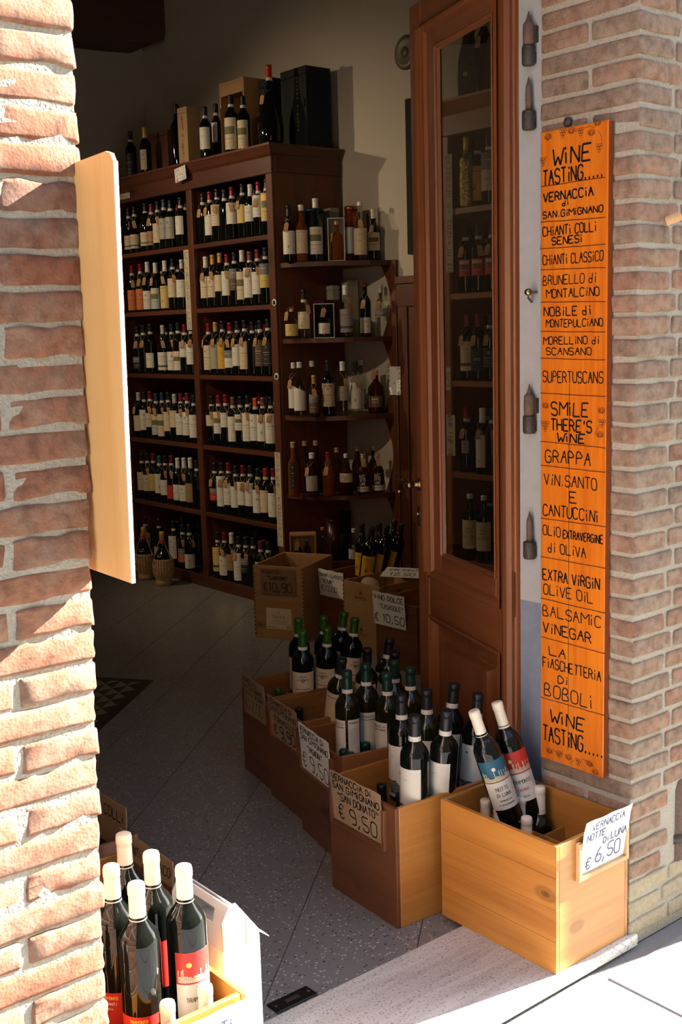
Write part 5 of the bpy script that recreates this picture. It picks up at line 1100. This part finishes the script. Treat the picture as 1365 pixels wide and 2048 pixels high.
# ---- boxes further back
WG=crate('tall pale pine box with kraft price card standing in front of cabinet',3.588,4.726,27,.38,.297,.396,RAWP,RAWP,joints=True,dividers=False,name='wooden_wine_box')
card('dark kraft card priced 10,90 taped on tall pale pine box',facem(WG,u=.297-.045,z=.245,off=.002),.205,.135,plain('brown_kraft',(.20,.12,.065),.75,var=.1,bs=50),[('ROSATO',.05,.82,.5,.13,.0028),('"GiARDiNO"',.2,.58,.6,.15,.0030),('€10,90',.08,.10,.82,.35,.0048)])
b=MB(); fn=lambda u,v:(-.0008,-u,v); b.box(-.0006,0,.075,.226,.055,.168,PAP('c')); write(b,'SOLAiA',-.19,.115,.075,.015,.0018,LINK,fn,.05)
for z in (.10,.093,.082): b.ribbon([(-.20,z),(-.11,z)],.001,LINK,fn)
b.ribbon([(-.22,.085),(-.08,.085)],.0007,LINK,fn)
for k in range(9): b.ribbon([(-.105+.003*k,.060),(-.105+.003*k,.078)],.0012,LINK,fn)
b.ribbon([(-.222,.064),(-.17,.064)],.003,LINK,fn); b.ribbon([(-.152,.150),(-.152,.135)],.003,LINK,fn); b.build('paper_label',WG)
b=MB(); b.bbox(.03,.30,.04,.25,.016,.30,BBOX,.01); t_=b.build('wrapped_bottles',WG)
bottle('dark bottle lying low inside the tall pale pine box',tuple(Matrix.Rotation(rad(27),3,'Z')@Vector((.16,.15,.30))+Vector((3.588,4.726,0))),h=.075,rs=1,style=None,cap=None,group=None) if False else None
WF=crate('light pine box with printed rider mark standing before the corner shelves',3.676,4.215,2.9,.30,.275,.357,RAWP,RAWP,joints=True,dividers=False,name='wooden_wine_box')
b=MB(); fn=lambda u,v:(-.0008,-u,v)
for zc in (.305,.115):
    b.poly([fn(-.145+a,zc+c) for a,c in ((-.010,0),(-.004,.004),(-.006,-.008),(-.002,-.008),(.002,0),(.006,-.008),(.009,-.006),(.008,.004),(.012,.008),(.008,.010),(.004,.006),(.003,.014),(-.001,.016),(-.002,.008),(-.010,.004))],BURN)
    write(b,'SAN FELiCE',-.190,zc-.030,.09,.014,.0020,BURN,fn,.03); b.ribbon([(-.165,zc-.036),(-.12,zc-.036)],.0010,BURN,fn)
b.build('printed_mark',WF)
t=thing('round_label_lid','pale round lid with red rim inside the light pine rider box','lid',tuple(onz(740,1172,.31)),0); t.rotation_euler=(rad(35),rad(-15),0)
b=MB(); b.lathe([(.055,0),(.055,.012)],plain('lid_red',(.4,.06,.03),.5),24); b.build('rim',t); b=MB(); b.lathe([(.050,.012),(.048,.0135),(.0005,.0135)],PAP('c'),24); b.build('top',t)
WC=crate('dark crate holding yellow labelled bottles beside the corner shelves',3.74,4.52,2,.36,.25,.345,OLDX,OLDY,dividers=False)
card('white card priced 12,00 on the crate of yellow labelled bottles',facem(WC,u=.245,z=.225,off=.002,tilt=4),.200,.145,CARDW,[('CHiANTi CLASSiCO',.04,.74,.92,.12,.003),('"ALTURE"',.12,.50,.5,.14,.003),('€ 12,00',.08,.2,.62,.2,.0036)])
g6='yellow labelled bottles by the corner shelves'
for p,l,y in (((724,1047),'yellow labelled bottle with knight mark, leftmost in its crate',-80),((745,1054),'yellow labelled bottle with label turned left, front of its crate',-40),((759,1046),'dark bottle behind the two left yellow labels',-60),((776,1051),'yellow labelled bottle with bare front, middle of its crate',-85),((790,1041),'dark bottle behind the two right yellow labels',-60),((806,1047),'yellow labelled bottle, rightmost in its crate',-85)):
    place(WC,.36,.25,p,.60,.315,.27,l,yaw=rad(y),cap=None,style='gold',col='gold',lz=(.12,.52),hw=.95,group=g6)
    t=ALL[-1]; b=MB(); r=.016; b.lathe([(.0155,.27),(.0158,.30),(.0165,.301),(.0165,.313),(.014,.316),(.0005,.316)],CAP('k'),14,cap=False); b.build('capsule',t)
    b=MB(); fnc=cyl(.0165); b.add([fnc(.006*math.cos(i*.6),.262+.006*math.sin(i*.6),.001) for i in range(10)],[tuple(range(10))],PAP('r')); b.add([fnc(.003*math.cos(i*.6),.262+.004*math.sin(i*.6),.0014) for i in range(10)],[tuple(range(10))],LINK); b.build('seal',t)
WV=crate('brown crate with white dessert wine card, partly behind the open door',3.60,3.87,3,.34,.28,.33,OLDX,OLDY,dividers=False)
card('white card lettered vino dolce casasole priced 10,50 beside the door edge',facem(WV,u=.285,z=.205,off=.002,tilt=4),.215,.165,CARDW,[('ViNO DOLCE',.04,.78,.92,.14,.0040),('"CASASOLE"',.2,.52,.75,.13,.0034),('€ 10,50',.02,.12,.94,.24,.0044)])
P=onz(810,1142,.40)
t=card('white card priced 12,50 lying tilted on top of the crates behind the door edge',Matrix.Translation((3.80,4.36,.372))@Matrix.Rotation(rad(-60),4,'Z')@Matrix.Rotation(rad(-80),4,'X'),.22,.13,CARDW,[('ViN SANTO',.1,.65,.8,.2,.004),('12,50',.2,.15,.6,.3,.005)])
# ================================================================ LEFT FRONT CRATE, BOTTLES, CARTON
L1=crate('sunlit pine crate on the sill beside the left brick pier',.862,1.74,0,.286,.40,.337,CRATEY,CRATEX,z0=.02)
holder(L1,.10,.262,.235,.325,plain('raw_ledge_wood',(.60,.38,.18),.6),axis='x')
card('sunlit white card on the front of left pine crate',facem(L1,axis='x',u=.11,z=.205,off=.003,tilt=6),.165,.135,CARDW,[('CHiANTi',.1,.62,.7,.16,.0032),('€ 6,50',.1,.2,.8,.25,.004)],INKB,bend=-.004)
L1_=L1; g7='white capped bottles in the left pine crate'
wl=(('TRAMONTO',0,.84,.034,.006,.0012,LSUN),('CHiANTi',0,.66,.030,.006,.0012,LW),('2014',0,.50,.014,.004,.001,LW))
def Lb(p,zt,l,yaw,st,co,lz,words,**k):
    T=onz(*p,zt); q=inside(L1,T); q.x=max(.047,min(.239,q.x)); q.y=max(.05,min(.35,q.y)); B_=Vector((q.x,q.y,0))+L1.location; B_.z=zt-.315
    return bottle(l,tuple(B_),rad(yaw),'bord',.315,1.05,None,'w',.072,True,st,co,lz,1.05,words,top=(T.x*.6+B_.x*.4,T.y*.6+B_.y*.4,zt),seg=32,group=g7)
Lb((272,1768),.605,'white capped bottle with red chianti label, front of the left pine crate',-42,'word','rd',(.02,.215),wl)
Lb((367,1733),.61,'white capped bottle with red sunset town label, right front of left pine crate',-8,'tram','w',(.03,.50),(('TRAMONTO',.0,.34,.044,.009,.0013,None),))
Lb((302,1706),.605,'white capped bottle behind the front pair in left pine crate',-15,'word','rd',(.15,.46),())
Lb((247,1669),.605,'white capped bottle at the back of the left pine crate',-30,'word','rd',(.2,.5),())
Lb((222,1733),.605,'white capped bottle half hidden by the brick pier, left pine crate',-55,'word','rd',(.02,.23),wl)
for p,w in (((418,1978),'right'),((345,2014),'left')): low(L1,p,.385,'white capsule of a low bottle at the front of left pine crate, %s one'%w,.286,.40,cap='w',caplen=.066,style=None,group=g7)
# carton with handle
WCB=plain('white_carton',(.82,.82,.84),.55); EDG=plain('carton_edge',(.36,.19,.10),.8)
t=thing('carry_carton','white cardboard bottle carton with cut out handle beside left pine crate','carton',(1.233,1.975,.0205))
hw_,hd=.046,.098
b=MB(); b.box(-hw_,hw_,-hd,hd,0,.345,WCB); b.build('body',t)
b=MB(); pts=[(-hw_,.345),(hw_,.345),(hw_-.002,.365),(-.010,.440),(-.026,.440),(-hw_+.0,.405)]
b.prism(pts,.003,WCB,lambda u,v,w:(u,-hd+w,v)); b.build('gable',t)
b=MB(); b.prism(pts,.003,WCB,lambda u,v,w:(u,hd-.003+w,v)); b.build('gable',t)
def hpanel(b,x0,x1,slot=True):
    # panel leaning from (x0,.36) to (x1,.44) with a slot
    Z0,Z1=.345,.438; fnp=lambda y,s_,w=0:(x0+(x1-x0)*s_+w,y,Z0+(Z1-Z0)*s_)
    cells=[(-hd+.004,-.05,0,1),(.05,hd-.004,0,1),(-.05,.05,0,.45),(-.05,.05,.8,1)] if slot else [(-hd+.004,hd-.004,0,1)]
    for y0,y1,s0,s1 in cells:
        b.add([fnp(y0,s0),fnp(y1,s0),fnp(y1,s1),fnp(y0,s1),fnp(y0,s0,.003),fnp(y1,s0,.003),fnp(y1,s1,.003),fnp(y0,s1,.003)],[(3,2,1,0),(4,5,6,7),(0,1,5,4),(1,2,6,5),(2,3,7,6),(3,0,4,7)],WCB)
b=MB(); hpanel(b,-hw_+.001,-.028); b.build('handle_panel',t); b=MB(); hpanel(b,hw_-.006,-.018,False); b.build('handle_panel',t)
b=MB(); b.box(-hw_-.0006,-hw_+.002,-hd-.0008,-hd+.0008,.345,.405,EDG); b.box(.012,.0135,-hd-.0008,-hd,.34,.40,EDG); b.build('cut_edge',t)
b=MB(); b.add([(hw_-.004,-hd+.01,.36),(hw_+.028,-hd+.005,.335),(hw_+.030,hd-.03,.340),(hw_-.002,hd-.02,.375)],[(0,1,2,3)],WCB); b.add([(hw_-.004,-hd+.01,.3585),(hw_+.028,-hd+.005,.3335),(hw_+.030,hd-.03,.3385),(hw_-.002,hd-.02,.3735)],[(3,2,1,0)],WCB); b.build('flap',t)
b=MB(); fn=lambda u,v:(hw_-.002+u*.93,hd-.06+v*.3,.3735-u*.7); [b.ribbon([(.006+.006*i,.05*k),(.009+.006*i,.05*k+.02)],.003,INKB,fn) for i in range(4) for k in(0,1)]; b.build('print',t)
# rear left crates, mostly behind the pier
L2=crate('brown pine crate behind the left pine crate in shade',1.005,2.17,0,.29,.33,.337,OLDX,CRATEX)
L3=crate('aged dark crate farther in beside the left row, mostly behind pier',1.085,2.56,0,.29,.33,.337,OLDX,OLDX)
card('dark kraft card standing at the aisle side of the second left crate',Matrix.Translation((1.285,2.50,.285))@Matrix.Rotation(rad(-90),4,'Z')@Matrix.Rotation(rad(-3),4,'X'),.26,.115,CARDK,[('CHiANTi CLASSiCO',.05,.6,.9,.2,.004)])
card('kraft card lettered colli standing above the rear left crate',Matrix.Translation((1.345,2.87,.285))@Matrix.Rotation(rad(-90),4,'Z')@Matrix.Rotation(rad(-3),4,'X'),.30,.125,CARDK,[('CHiANTi COLLi',.05,.62,.9,.22,.004)])
